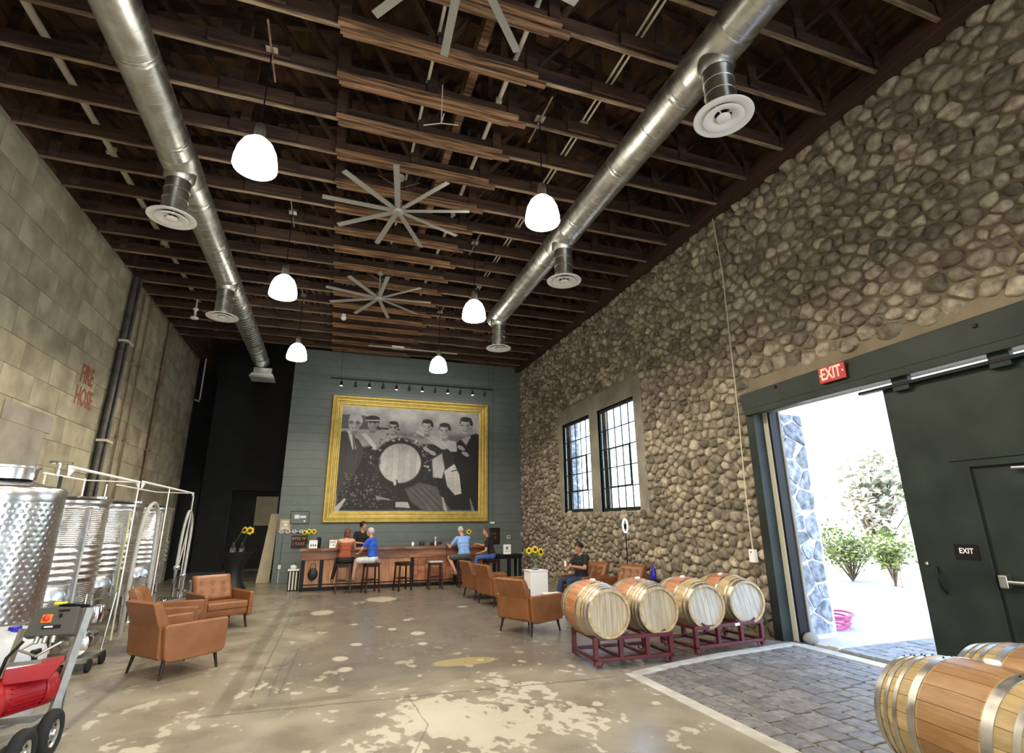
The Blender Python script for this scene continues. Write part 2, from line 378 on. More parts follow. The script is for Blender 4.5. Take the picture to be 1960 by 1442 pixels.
def sm(a, lo, hi): return np.clip((a-lo)/(hi-lo), 0, 1)
def blob(cx, cy, rx, ry): return np.clip(1-np.sqrt(((gx-cx)/rx)**2+((gy-cy)/ry)**2), 0, 1)
dark = sm(gx+(nA-.5)*1.6, -.45, .05)*sm(gy+(nA-.5)*1.0+.05*gx, 6.4, 6.9)*sm(-gx+(nA-.5)*2, -6.2, -5.2)*sm(-gy, -15.6, -15.0)
dark = np.clip(dark*(.7+.6*nB), 0, 1)
wz = .95*blob(1.2, 5.6, 1.5, 1.3)+.8*blob(2.1, 5.0, 1.9, 1.0)+.9*blob(-.45, 7.0, .5, .65)+.55*blob(2.4, 6.1, 1.0, .4)+.6*blob(-1.1, 5.3, 1.6, .8)+.55*blob(-.1, 9.3, .4, 2.6)+.45*blob(1.0, 13.4, 1.2, .8)
nD = fbm(N, 190, 60, 3)
white = sm(wz*.24+nB*.40+nC*.42+nD*.26, .735, .765)*sm(wz, .02, .2)
for cx_, cy_, r_ in ((.55, 8.9, .10), (1.55, 9.4, .12), (1.2, 9.9, .09), (.6, 10.6, .08), (1.0, 10.2, .06), (1.55, 10.7, .08), (1.65, 10.8, .07), (.05, 12.2, .28), (1.5, 8.6, .08), (.3, 8.1, .12), (.35, 7.5, .1), (1.35, 13.7, .4), (2.9, 11.9, .12)):
    white = np.maximum(white, sm(blob(cx_, cy_, r_*1.3, r_*1.7)+(nC-.5)*.5, .25, .45))
yel = sm(blob(1.85, 7.35, .50, .24)+(nC-.5)*.35, .12, .22)
fleck = sm(nC*.55+nB*.25+nD*.3, .69, .72)*sm(-gy, -9.5, -6.5)*.9
lines = np.zeros((N, N))
def line(x0, y0, x1, y1, w, k=1.0):
    global lines
    dx, dy = x1-x0, y1-y0; t = np.clip(((gx-x0)*dx+(gy-y0)*dy)/(dx*dx+dy*dy), 0, 1)
    d = np.hypot(gx-x0-t*dx+(nC-.5)*.02, gy-y0-t*dy+(nC-.5)*.02); lines = np.maximum(lines, k*sm(-d, -w, -w*.6))
line(-.86, 6.25, -.68, 15.5, .10, .55); line(-1.0, 6.24, 3.3, 6.05, .018, .9); line(-.9, 6.35, .3, 6.42, .09, .5)
line(-.62, 6.7, -.52, 15, .012, .8); line(-.35, 6.75, -.25, 9.0, .012, .7); line(-.45, 6.7, -.4, 8.4, .012, .7)
line(-2.15, 8.7, -2.05, 5.2, .05, .6); line(-2.2, 8.7, -4.5, 8.7, .015, .8); line(-.5, 8.4, -4.5, 8.5, .014, .7); line(-.4, 9.1, .1, 9.1, .015, .6)
line(1.7, 9.9, 2.2, 11.2, .03, .4); line(.95, 6.2, 1.0, 5.3, .01, .8); line(1.0, 5.3, .75, 4.6, .01, .8); line(3.3, 6.05, 5.0, 6.15, .012, .6)
fm = image('floor_wear', np.stack([dark, np.clip(np.maximum(white, fleck), 0, 1), np.clip(lines, 0, 1)], -1))
fm2 = image('floor_wear_yellow', np.stack([yel, nA, nB], -1))
fm.colorspace_settings.name = fm2.colorspace_settings.name = 'Non-Color'
m = mat('worn_concrete_floor', (.205, .18, .135), (.345, .315, .245), rough=.30, scale=1.6, bump=.12, bscale=6, detail=9, rvar=.08, lo=.3, hi=.7)
t = m.node_tree; L = t.links.new; b = t.nodes['Principled BSDF']; cur = b.inputs['Base Color'].links[0].from_socket
tc = [n for n in t.nodes if n.type == 'TEX_COORD'][0]; mp = t.nodes.new('ShaderNodeMapping'); L(tc.outputs['Object'], mp.inputs[0])
mp.inputs['Scale'].default_value = (1/(FX1-FX0), 1/(FY1-FY0), 1); mp.inputs['Location'].default_value = (-FX0/(FX1-FX0), -FY0/(FY1-FY0), 0)
def itex(im):
    n = t.nodes.new('ShaderNodeTexImage'); n.image = im; n.extension = 'CLIP'; L(mp.outputs[0], n.inputs[0])
    s_ = t.nodes.new('ShaderNodeSeparateColor'); L(n.outputs[0], s_.inputs[0]); return s_
i1, i2 = itex(fm), itex(fm2)
def over(cur, fac, col, k):
    mm = t.nodes.new('ShaderNodeMath'); mm.operation = 'MULTIPLY'; L(fac, mm.inputs[0]); mm.inputs[1].default_value = k
    mx = t.nodes.new('ShaderNodeMix'); mx.data_type = 'RGBA'; L(mm.outputs[0], mx.inputs[0]); L(cur, mx.inputs[6]); mx.inputs[7].default_value = (*col, 1); return mx.outputs[2]
cur = over(cur, i1.outputs[0], (.15, .138, .12), .85)
cur = over(cur, i2.outputs[0], (.42, .34, .16), .75)
cur = over(cur, i1.outputs[1], (.60, .56, .46), .78)
cur = over(cur, i1.outputs[2], (.10, .085, .06), .8)
L(cur, b.inputs['Base Color']); M['floor'] = m

mb = MB(); curbo = [(3.5, 6.13), (4.28, 6.34), (5.17, 6.535), (6.71, 6.72)]
mb.prism([(XL-.2, -8), (3.5, -8)]+curbo+[(XR+.02, 26), (XL-.2, 26)], -.12, 0)
floor = struct(mb.build('floor', 'floor'))
# pavers in a bed inside the door, and outside it
mb = MB(); mb.prism([(3.5, -4)]+[(a, b) for a, b in curbo]+[(6.71, -4)], -.12, -.014); paving = struct(mb.build('floor_paving', 'paverjoint'))
def cline(pts, w, z0, z1, name, par):
    for i in range(len(pts)-1):
        a, b2 = Vector((*pts[i], 0)), Vector((*pts[i+1], 0)); d = (b2-a); n_ = Vector((d.y, -d.x, 0)).normalized()*w; k = max(1, round(d.length/1.25))
        for j in range(k):
            p, q = a+d*(j/k)+d.normalized()*.004, a+d*((j+1)/k)-d.normalized()*.004
            MB().prism([(p.x, p.y), (p.x+n_.x, p.y+n_.y), (q.x+n_.x, q.y+n_.y), (q.x, q.y)], z0, z1).build(name, 'curb', par, bevel=.006)
cline([(3.5, -3.5), (3.5, 6.13)], .15, -.1, .006, 'curb', paving)
cline([(3.62, 6.16)]+curbo[1:], .15, -.1, .006, 'curb', paving)
cline([(6.55, 6.55), (6.70, -3.5)], -.20, -.1, .010, 'curb', paving)
def cy_edge(x): return float(np.interp(x, [3.5, 4.28, 5.17, 6.71], [5.97, 6.17, 6.36, 6.54]))
rnd = random.Random(5); pav = []
xx = 3.66; row = 0
while xx < 6.54:
    w_ = .205 if row % 3 else .23; y_ = cy_edge(xx+w_/2)-.005-rnd.uniform(0, .02); yy = y_-rnd.choice((.14, .22, .3))*1.0
    top = y_
    while top > -3.3:
        ln = rnd.choice((.20, .24, .28, .31)) if top != y_ else (y_-yy)
        pav.append((xx, min(xx+w_, 6.545), top-ln, top)); top -= ln
    xx += w_; row += 1
def dist(p): return math.hypot((p[0]+p[1])/2, (p[2]+p[3])/2)
pav = [p for p in pav if p[2] > 1.2 or True]
vis = [p for p in pav if p[3] > 2.6]
vis.sort(key=dist); near = set(map(id, vis[:300]))
rest = MB()
def paver(mb, p, j=True):
    g = .006; x0, x1, y0, y1 = p[0]+g, p[1]-g, p[2]+g, p[3]-g; h = rnd.uniform(-.003, .004); q = .012
    def rr(): return rnd.uniform(-.004, .004)
    base = [(x0+rr(), y0+rr()), (x1+rr(), y0+rr()), (x1+rr(), y1+rr()), (x0+rr(), y1+rr())]
    oct_ = []
    for i in range(4):
        a, b2, c2 = Vector(base[i-1]), Vector(base[i]), Vector(base[(i+1) % 4]); k = .022
        oct_ += [tuple(b2+(a-b2).normalized()*k), tuple(b2+(c2-b2).normalized()*k)]
    cxm, cym = (x0+x1)/2, (y0+y1)/2
    rings = [(1, -.05), (1, h-.004), (.93, h+.002)]
    vs = [(cxm+(a-cxm)*k, cym+(b2-cym)*k, z+(0 if i < 2 else rr()*.4)) for i, (k, z) in enumerate(rings) for a, b2 in oct_]
    fs = [(i*8+j, i*8+(j+1) % 8, (i+1)*8+(j+1) % 8, (i+1)*8+j) for i in range(2) for j in range(8)]+[tuple(range(16, 24))]
    mb.add(vs, fs, 0, False, rnd.random())
for p in pav:
    if id(p) in near: mb = MB(); paver(mb, p); mb.build('paver', 'paver', paving)
    else: paver(rest, p)
rest.build('pavers', 'paver', paving, kind='stuff')
# outside ground
mb = MB(); mb.bx(XR+.24, 14, -30, 6.15, -.14, -.014); op = struct(mb.build('floor_outside_paving', 'paverjoint'))
rest = MB(); xx = 6.96
while xx < 11:
    top = 6.15
    while top > -1:
        ln = rnd.choice((.2, .24, .28)); paver(rest, (xx, xx+.22, top-ln, top)); top -= ln
    xx += .22
rest.build('pavers', 'paver', op, kind='stuff')
cline([(6.95, 6.33), (12.5, 6.33)], .18, -.1, .012, 'curb', op)
mb = MB(); mb.prism([(XR+.24, 6.32), (90, 6.32), (90, 90), (XR+.24, 90)], -.16, -.004)
mb.prism([(14, -60), (90, -60), (90, 6.32), (14, 6.32)], -.16, -.004); struct(mb.build('floor_outside_ground', 'outconc'))

# ---- right wall: rubble core with openings
DO = (1.1, 6.86, 3.50)           # door opening y0,y1,top
WN = [(12.83, 14.67, 2.02, 4.66), (10.52, 12.37, 2.00, 4.66)]
def wall_with_holes(mb, x0, x1, y0, y1, z0, z1, holes, m=0):
    ys = sorted({y0, y1, *[h[0] for h in holes], *[h[1] for h in holes]}); zs = sorted({z0, z1, *[h[2] for h in holes], *[h[3] for h in holes]})
    for i in range(len(ys)-1):
        for j in range(len(zs)-1):
            cy_, cz_ = (ys[i]+ys[i+1])/2, (zs[j]+zs[j+1])/2
            if any(h[0] < cy_ < h[1] and h[2] < cz_ < h[3] for h in holes): continue
            mb.bx(x0, x1, ys[i], ys[i+1], zs[j], zs[j+1], m)
mb = MB(); wall_with_holes(mb, XR, XR+.24, -8, 26, -.1, 7.6, [(DO[0], DO[1], -1, DO[2]), (-5.4, -1.6, -1, 3.7)]+WN)  # opening beside the camera is unseen, added to let daylight in
wr = struct(mb.build('wall_right', 'mortar'))
SUR = (10.15, 14.97, 1.98, 5.20)
def hole_r(u, v):
    if SUR[0]-.08 < u < SUR[1]+.08 and 1.93 < v < SUR[3]-.02*(u-10.15)+.1: return True
    if u < 7.02 and v < 4.13: return True
    return v > 7.40 or v < .03 or u > 18.4
def rad_r(u, v):
    base = .148 if v > 3 else .140
    if u < 8 and v > 3.6: base *= 1.10
    return base
st = cells([(1.6, 18.4, 0, 7.42)], hole_r, rad_r, 1.28, 11)
print('stones', len(st))
def keyd(s): p = s[0]; return math.sqrt((XR)**2+p[0]**2+(p[1]-1.75)**2)/p[2]
def inview(s):
    p = s[0]; v = Vector((XR, p[0], p[1]-1.75)); z = v.dot(fw); a = v.dot(r2)/z*F_PX+980; b2 = -v.dot(u2)/z*F_PX+721
    return -20 < a < 1980 and -20 < b2 < 1460
st.sort(key=lambda s: keyd(s)+(0 if inview(s) else 1e3))
rnd = random.Random(9); rest = MB(); to3 = lambda u, v, d: (XR-d, u, v)
for i, (p, poly) in enumerate(st):
    flat = poly[::-1]
    if i < 300: mb = MB(); stone_mesh(mb, p, poly[::-1], to3, .016, rnd.uniform(.045, .09), rnd); mb.build('stone', 'stone', wr)
    else: stone_mesh(rest, p, poly[::-1], to3, .016, rnd.uniform(.04, .08), rnd)
rest.build('stones', 'stone', wr, kind='stuff')
# smooth mortar strip over the door, concrete surround of the two windows
mb = MB(); mb.prism([(1.0, 3.86), (7.14, 3.78), (7.14, 3.98), (7.02, 4.08), (1.0, 4.16)], XR-.035, XR+.02, axis='x'); struct(mb.build('trim_1', 'mortar'))
mb = MB(); wall_with_holes(mb, XR-.03, XR+.3, SUR[0], SUR[1], 1.96, 5.12, [(a, b2, c, d) for a, b2, c, d in WN]); struct(mb.build('trim_2', 'concsur'))
# windows
for k, (y0, y1, z0, z1) in enumerate(WN):
    w = bpy.data.objects.new(f'window_{k+1}', None); COL.objects.link(w); struct(w)
    xg = XR+.07
    f = MB(); wall_with_holes(f, xg-.03, xg+.03, y0, y1, z0, z1, [(y0+.07, y1-.07, z0+.09, z1-.08)]); f.build('window_frame', 'green', w, bevel=.005)
    ny, nz = (5, 5); iy0, iy1, iz0, iz1 = y0+.07, y1-.07, z0+.09, z1-.08
    ys = [iy0+(iy1-iy0)*i/ny for i in range(ny+1)]; zs = [iz0+(iz1-iz0)*(0, .20, .40, .60, .80, 1)[i] for i in range(6)]
    for i in range(1, ny): MB().bx(xg-.012, xg+.012, ys[i]-.013, ys[i]+.013, iz0, iz1).build('muntin', 'green', w)
    for i in range(1, nz): MB().bx(xg-.013, xg+.013, iy0, iy1, zs[i]-.013, zs[i]+.013).build('muntin', 'green', w)
    v = MB(); wall_with_holes(v, xg-.035, xg+.02, ys[1], ys[4], zs[1], zs[3], [(ys[1]+.03, ys[4]-.03, zs[1]+.03, zs[3]-.03)]); v.build('vent_sash', 'green', w, bevel=.004)
    pane = MB().bx(xg-.003, xg+.003, 0, ys[1]-ys[0]-.022, 0, zs[1]-zs[0]-.022).mesh('pane', 'glass')
    for i in range(ny):
        for j in range(nz): obj('pane', pane, w, loc=(0, ys[i]+.011, zs[j]+.011))
# ---- outer stone pier of the door (its inner face shows) and a pier beyond the windows
def veneer(face, rects, to3, seed, par):
    global rnd
    rnd = random.Random(seed)
    for p, poly in cells(rects, lambda u, v: False, lambda u, v: .27, 1.15, seed, 2, 1.7):
        mb = MB(); stone_mesh(mb, p, poly if face else poly[::-1], to3, .014, .014, rnd, flat=True); mb.build('stone', 'grvstone', par)
mb = MB(); mb.bx(6.86, 7.64, 6.74, 7.6, -.05, 3.6); pier = struct(mb.build('trim_3', 'grmortar'))
veneer(True, [(6.90, 7.60, .06, 3.5)], lambda u, v, d: (u, 6.74-d, v), 3, pier)
mb = MB(); mb.bx(XR+.24, 8.6, 17.3, 18.1, -.05, 5.4); pier = struct(mb.build('trim_4', 'grmortar'))
veneer(True, [(7.4, 8.55, 1.2, 5.3)], lambda u, v, d: (u, 17.3-d, v), 4, pier)
# ---- door frame timber and track
lt = bpy.data.objects.new('door_frame', None); COL.objects.link(lt); struct(lt); lt.name = 'trim_5'
MB().prism([(-1.2, 3.99), (-1.2, 3.56), (6.95, 3.56), (7.0, 3.84)], XR-.14, XR+.10, axis='x').build('lintel', 'green', lt, bevel=.01, recalc=True)
MB().bx(XR-.16, XR-.05, -1.2, 6.9, 3.46, 3.56).build('track', 'green', lt, bevel=.006)
MB().bx(XR-.10, XR-.02, -1.2, 4.9, 3.36, 3.40).build('hanger_rail', 'black', lt)
MB().bx(XR-.10, XR+.10, 6.78, 6.95, 0, 3.60).build('jamb', 'green', lt, bevel=.008)
MB().bx(XR+.12, XR+.30, 6.66, 6.80, 0, 3.56).build('jamb', 'black', lt, bevel=.006)
MB().bx(XR+.10, XR+.13, 6.70, 6.80, 0, 3.52).build('lit_jamb_edge', 'pipewhite', lt)  # pale colour paints the daylit edge of the jamb
MB().bx(XR+.30, XR+.34, 6.64, 6.80, 0, 3.52).build('jamb_lining', 'concsur', lt)
for yy in (6.2, 4.95, 3.4, 2.2): MB().box((XR-.15, yy, 3.80), (.02, .04, .04)).build('bolt_head', 'black', lt)
mb = MB(); mb.ball((6.95, 6.6, .05), (.13, .09, .09)); struct(mb.build('trim_6', 'concsur'))
# sliding door leaf
dl = bpy.data.objects.new('door_1', None); COL.objects.link(dl); struct(dl)
MB().prism([(.2, .03), (2.84, .03), (2.84, 2.30), (3.86, 2.30), (3.86, .03), (4.63, .03), (4.63, 3.40), (.2, 3.40)], XR-.02, XR+.05, axis='x').build('door_panel', 'green', dl, bevel=.012, recalc=True)
MB().bx(XR-.035, XR-.02, 2.6, 4.05, 2.385, 2.42).build('drip_rail', 'green', dl)
MB().bx(XR-.005, XR+.035, 2.87, 3.83, .06, 2.27).build('wicket_panel', 'green', dl, bevel=.006)
mb = MB(); wall_with_holes(mb, XR+.01, XR+.045, 2.83, 3.87, .03, 2.31, [(2.87, 3.83, .06, 2.27)]); mb.build('wicket_gap', 'darkhole', dl)
h = MB(); h.bx(XR-.10, XR-.005, 3.72, 3.80, 1.06, 1.19); h.build('panic_bar_case', 'steel', dl, bevel=.012)
MB().tube([(XR-.07, 3.74, 1.125), (XR-.07, 2.95, 1.125)], .022).build('panic_bar', 'steel', dl)
MB().tube([(XR-.02, 4.42, 1.22), (XR-.07, 4.40, 1.16), (XR-.08, 4.39, 1.08), (XR-.07, 4.38, 1.0), (XR-.02, 4.37, .94)], .014).build('pull_handle', 'black', dl)
MB().tube([(XR-.06, 3.45, 2.26), (XR-.06, 2.9, 2.24)], .018).build('closer_arm', 'steel', dl)
MB().lathe([(0, 0), (.02, 0), (.02, .03), (0, .03)], 10, c=(0, 0, 0)).build('bolt_head', 'steel', dl, loc=(XR-.03, 4.52, 1.24))
for yy in (4.35, 3.3, 2.2):
    MB().bx(XR-.09, XR+.0, yy-.10, yy+.10, 3.30, 3.47).build('hanger', 'green', dl, bevel=.01)

# ---- left wall of concrete blocks
mb = MB(); mb.bx(XL-.3, XL-.012, -8, 20.75, -.1, 7.55); wl = struct(mb.build('wall_left', 'blockjoint'))
mb = MB(); mb.bx(XL-.3, XL+.012, 20.75, 26, -.1, 7.6); struct(mb.build('wall_left_shade', 'dark'))  # dark colour stands in for the unlit far end of the wall
BW, BH = .92, .465
blk = MB().bx(-.03, 0, .005, BW-.005, .005, BH-.005).mesh('block', 'block'); half = MB().bx(-.03, 0, .005, BW/2-.005, .005, BH-.005).mesh('half_block', 'block')
bl = []
for r_ in range(16):
    y_ = 6.0-(r_ % 2)*BW/2
    while y_ < 20.2: bl.append((y_, r_*BH)); y_ += BW
bl.sort(key=lambda q: abs(q[0]-9)+abs(q[1]-4)); rest = MB(); rnd = random.Random(3)
for i, (y_, z_) in enumerate(bl):
    if i < 300: obj('block', blk, wl, loc=(XL+rnd.uniform(-.004, .004), y_, z_))
    else: rest.bx(XL-.03, XL+rnd.uniform(-.004, .004), y_+.005, y_+BW-.005, z_+.005, z_+BH-.005)
rest.build('blocks', 'block', wl, kind='stuff')
mb = MB(); mb.bx(XL-.05, XL, -8, 5.1, 0, 7.5); mb.build('wall_facing', 'block', wl)
MB().bx(XL-.01, XL+.02, 9.95, 11.5, 3.35, 3.66).build('sill_block', 'concsur', wl, bevel=.01)
MB().bx(XL-.01, XL+.012, 9.3, 11.3, .6, 3.35).build('infill_panel', 'concsur', wl)
# vertical recess shadows where the wall was patched
# ---- grey feature wall (painted boards) and the dark corridor beside it
mb = MB(); mb.bx(-1.50, XR, YB+.012, YB+.2, 0, 7.62); mb.bx(-1.50, -1.38, YB+.2, 24, 0, 7.6); wb = struct(mb.build('wall_back', 'greywall'))
for i in range(26):
    z0 = i*.293; MB().bx(-1.50, XR-.01, YB-.01, YB+.012, z0+.002, z0+.291).build('plank', 'greywall', wb, bevel=.003)
mb = MB(); wall_with_holes(mb, -4.9, -1.4, 0, 0, 0, 0, []); 
mb = MB(); mb.bx(-4.9, -3.8, 24, 24.2, 0, 8.6); mb.bx(-1.95, -1.4, 24, 24.2, 0, 8.6); mb.bx(-3.8, -1.95, 24, 24.2, 3.1, 8.6)
struct(mb.build('wall_corridor_back', 'dark'))
mb = MB(); mb.bx(-5.2, -1.2, 25.0, 25.1, -.1, 8.6); struct(mb.build('wall_corridor_room', 'dark'))
mb = MB(); mb.bx(-2.95, -2.1, 24.9, 24.94, 1.7, 2.9); struct(mb.build('door_2', 'plywood'))
# rear wall behind the camera, with a big open door added for daylight
mb = MB()
for a, b2, c, d in ((XL-.3, -1.6, 0, 7.6), (3.4, XR+.2, 0, 7.6), (-1.6, 3.4, 4.2, 7.6)): mb.bx(a, b2, -8.2, -8, c, d)
struct(mb.build('wall_front', 'block'))
# upper side walls and gable ends above the trusses' seats
def ztop(x): return 9.15+1.25*(1-abs(x-.9)/5.9)
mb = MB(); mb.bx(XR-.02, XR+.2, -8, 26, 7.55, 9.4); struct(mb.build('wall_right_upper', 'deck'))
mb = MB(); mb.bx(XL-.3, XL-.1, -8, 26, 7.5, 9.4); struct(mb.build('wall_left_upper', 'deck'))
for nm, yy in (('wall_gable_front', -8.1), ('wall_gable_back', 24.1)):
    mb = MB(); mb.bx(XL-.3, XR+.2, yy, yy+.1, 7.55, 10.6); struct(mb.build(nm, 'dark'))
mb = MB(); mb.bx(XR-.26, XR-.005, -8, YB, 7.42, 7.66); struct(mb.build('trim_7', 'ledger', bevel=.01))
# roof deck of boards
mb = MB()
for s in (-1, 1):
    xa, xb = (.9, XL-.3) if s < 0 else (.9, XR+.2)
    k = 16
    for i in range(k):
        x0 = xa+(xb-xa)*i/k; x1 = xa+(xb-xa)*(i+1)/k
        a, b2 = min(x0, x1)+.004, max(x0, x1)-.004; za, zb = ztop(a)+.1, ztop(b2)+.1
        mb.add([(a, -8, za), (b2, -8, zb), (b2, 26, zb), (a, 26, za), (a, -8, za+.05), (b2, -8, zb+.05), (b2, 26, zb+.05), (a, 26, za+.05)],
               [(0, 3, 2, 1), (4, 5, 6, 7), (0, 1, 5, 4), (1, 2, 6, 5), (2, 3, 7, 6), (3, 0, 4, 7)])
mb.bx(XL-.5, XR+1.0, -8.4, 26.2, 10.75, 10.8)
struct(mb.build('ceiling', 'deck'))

# ---- roof trusses
def make_truss():
    t_ = thing('roof_truss', 'x', 'truss')
    zb = 7.52
    MB().bx(XL-.1, XR-.12, -.028, .028, zb+.006, zb+.21).build('bottom_chord', 'wood', t_); MB().bx(XL-.1, XR-.12, -.028, .028, zb-.012, zb+.006).build('lit_underside', 'lath', t_)  # thin pale strip carries the painted light under the chord
    for s, x1 in ((-1, XL-.1), (1, XR-.05)):
        MB().beam((.9, 0, ztop(.9)-.06), (x1, 0, ztop(x1)-.06), .085, .20).build('top_chord', 'wood', t_)
    xs = [-4.7, -3.2, -1.7, -.3, .9, 2.1, 3.6, 5.1, 6.45]
    for i, x in enumerate(xs): MB().bx(x-.07, x+.07, -.07, -.045, zb+.02, ztop(x)-.05).build('vertical_web', 'wood', t_)
    for i in range(len(xs)-1):
        a, b2 = xs[i], xs[i+1]
        if i < 4: p, q = (a, .06, ztop(a)-.2), (b2, .06, zb+.12)
        else: p, q = (a, .06, zb+.12), (b2, .06, ztop(b2)-.2)
        MB().beam(p, q, .035, .15, upv=(0, 1, 0)).build('diagonal_web', 'wood', t_)
    MB().beam((6.52, .05, 7.70), (5.65, .05, 8.95), .12, .06, upv=(0, 1, 0)).build('heel_strut', 'ledger', t_)
    for a, b2 in ((-1.9, -.95), (3.0, 3.9)): MB().bx(a, b2, -.085, -.044, zb+.03, zb+.20).build('scab_board', 'wood', t_)
    for k, (y0, w, x1, dz) in enumerate(((-.112, .066, 2.18, .0), (-.040, .080, 2.32, -.03), (.046, .066, 2.08, .01))):
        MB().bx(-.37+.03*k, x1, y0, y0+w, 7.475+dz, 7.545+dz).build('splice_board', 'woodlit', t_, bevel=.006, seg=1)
    return t_
tr0 = make_truss(); k = 0
ORD = ['first', 'second', 'third', 'fourth', 'fifth', 'sixth', 'seventh', 'eighth', 'ninth', 'tenth', 'eleventh', 'twelfth', 'thirteenth', 'fourteenth', 'fifteenth', 'sixteenth', 'seventeenth', 'eighteenth', 'nineteenth', 'twentieth']
for n_ in range(-3, 17):
    y_ = 5.25+.785*n_
    t_ = tr0 if n_ == -3 else dup(tr0)
    t_.location = (0, y_, 0)
    lb = f'timber roof truss with splice boards, {ORD[n_+3]} from the top edge toward the grey wall'
    tag(t_, lb, 'truss', 'roof trusses'); 
# long members and conduits lying over the bottom chords
def run(name, label, cat, x, z, r, mt, y0=2.0, y1=18.2, twin=0):
    t_ = thing(name, label, cat, (x, 0, z))
    if twin:
        for s in (-1, 1): MB().tube([(s*twin, y0, 0), (s*twin, y1, 0)], r, 8).build('tube', mt, t_)
    else: MB().tube([(0, y0, 0), (0, y1, 0)], r, 10).build('tube', mt, t_)
    y = y0+.9
    while y < y1:
        MB().bx(-r*1.3-twin, r*1.3+twin, y, y+.05, -r*1.3, r*1.3).build('coupling', mt, t_); y += 3.1
    return t_
run('conduit_pair', 'pair of thin pale conduits running over the trusses beside the right duct', 'conduit', 3.30, 7.80, .017, 'pipewhite', twin=.04)
run('sprinkler_pipe', 'pale pipe over the trusses right of the ceiling fans', 'pipe', 1.90, 7.81, .033, 'pipewhite')
run('sprinkler_pipe', 'pale pipe over the trusses straight above the ceiling fans', 'pipe', .84, 7.81, .022, 'pipewhite')
run('sprinkler_pipe', 'thick cream pipe over the trusses between left wall and left duct', 'pipe', -3.95, 7.82, .05, 'pipewhite')
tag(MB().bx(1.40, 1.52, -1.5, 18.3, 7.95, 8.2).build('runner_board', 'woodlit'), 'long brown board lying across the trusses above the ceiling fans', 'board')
# ================================================================== DUCTS, LAMPS, FANS
def duct(name, label, x, z, y0, y1, r, drops, endcap):
    t_ = thing(name, label, 'duct', (x, 0, z))
    mb = MB(); seg = []
    prof = []; y = y0
    while y < y1:
        seg.append((y, min(y+1.45, y1))); y += 1.45
    for a, b2 in seg:
        s_ = MB(); s_.T = Matrix.Translation((0, a, 0)) @ Matrix.Rotation(-PI/2, 4, 'X')
        n_ = int((b2-a)/.145); pr = []
        for i in range(n_):
            q = i*(b2-a)/n_; w_ = (b2-a)/n_
            pr += [(r, q), (r, q+w_-.006), (r+.0025, q+w_-.006), (r+.0025, q+w_)]
        s_.lathe([(r-.004, 0)]+pr+[(r-.004, b2-a)], 40); s_.build('duct_section', 'steel', t_)
        c_ = MB(); c_.T = Matrix.Translation((0, b2, 0)) @ Matrix.Rotation(-PI/2, 4, 'X')
        c_.lathe([(r+.002, -.05), (r+.006, -.045), (r+.006, -.03), (r+.003, -.025), (r+.003, .025), (r+.006, .03), (r+.006, .045), (r+.002, .05)], 40); c_.build('coupling', 'steel', t_)
    for dy in drops:
        c_ = MB(); c_.T = Matrix.Translation((0, dy, 0)) @ Matrix.Rotation(-PI/2, 4, 'X')
        c_.lathe([(r+.003, -.36), (r+.016, -.34), (r+.016, .34), (r+.003, .36)], 40); c_.build('tee_sleeve', 'steel', t_)
        MB().lathe([(.215, .0), (.205, -.24), (.17, -.30)], 28, c=(0, dy, 0)).build('tee_collar', 'steel', t_)
        MB().lathe([(.165, -.26), (.165, -.44), (.171, -.445), (.171, -.455), (.165, -.46), (.165, -.60), (.171, -.605), (.171, -.615), (.165, -.62), (.165, -.76), (.171, -.765), (.171, -.775), (.165, -.78), (.165, -.86)], 28, c=(0, dy, 0)).build('drop_tube', 'steel', t_)
    y = y0+.6
    while y < y1-.3:
        MB().tube([(0, y, r), (0, y, .62)], .006, 6).build('hanger_rod', 'black', t_)
        c_ = MB(); c_.T = Matrix.Translation((0, y, 0)) @ Matrix.Rotation(-PI/2, 4, 'X'); c_.lathe([(r+.004, -.015), (r+.010, -.015), (r+.010, .015), (r+.004, .015)], 32); c_.build('hanger_strap', 'steel', t_); y += 2.9
    if endcap: MB().lathe([(r+.004, 0), (r*.9, .015), (0, .02)], 40).build('end_cap', 'steel', t_); children(t_)[-1].matrix_local = Matrix.Translation((0, y1, 0)) @ Matrix.Rotation(-PI/2, 4, 'X')
    return t_
dR = duct('spiral_duct', 'long round silver duct under the right half of the roof, above the barrels', 3.76, 6.93, -1.5, 12.2, .235, (3.70, 7.93, 11.96), True)
dL = duct('spiral_duct', 'long round silver duct under the left half of the roof, above the tanks', -2.50, 6.93, -1.5, 18.1, .235, (7.83, 11.77), True)
def diffuser(label, x, y, z=6.06):
    t_ = thing('ceiling_diffuser', label, 'air vent', (x, y, z), group='round white air diffusers')
    MB().lathe([(.165, .02), (.19, 0), (.30, -.035), (.315, -.03), (.315, -.022), (.30, -.022), (.20, .02), (.165, .03)], 40).build('outer_ring', 'white', t_)
    MB().lathe([(.09, .0), (.11, -.02), (.205, -.05), (.215, -.045), (.21, -.035), (.10, .02), (.09, .02)], 40).build('inner_ring', 'white', t_)
    MB().lathe([(0, -.055), (.05, -.055), (.075, -.045), (.075, -.03), (.03, .0), (0, .0)], 24).build('center_cone', 'white', t_)
    MB().lathe([(0, .028), (.164, .028), (.164, .04), (0, .04)], 24).build('damper', 'black', t_)
    for a in range(4): MB().beam((.04, 0, .0), (.17, 0, .02), .006, .03).build('spoke', 'white', t_); children(t_)[-1].rotation_euler = (0, 0, a*PI/2+.4)
    return t_
diffuser('largest white round air diffuser, hanging from the right duct near the top of the photo', 3.76, 3.70)
diffuser('white round air diffuser in the middle of the right duct, above the windows', 3.76, 7.93)
diffuser('white round air diffuser at the far end of the right duct, near the grey wall', 3.76, 11.96)
diffuser('nearer white round air diffuser of the left duct, against dark trusses', -2.50, 7.83)
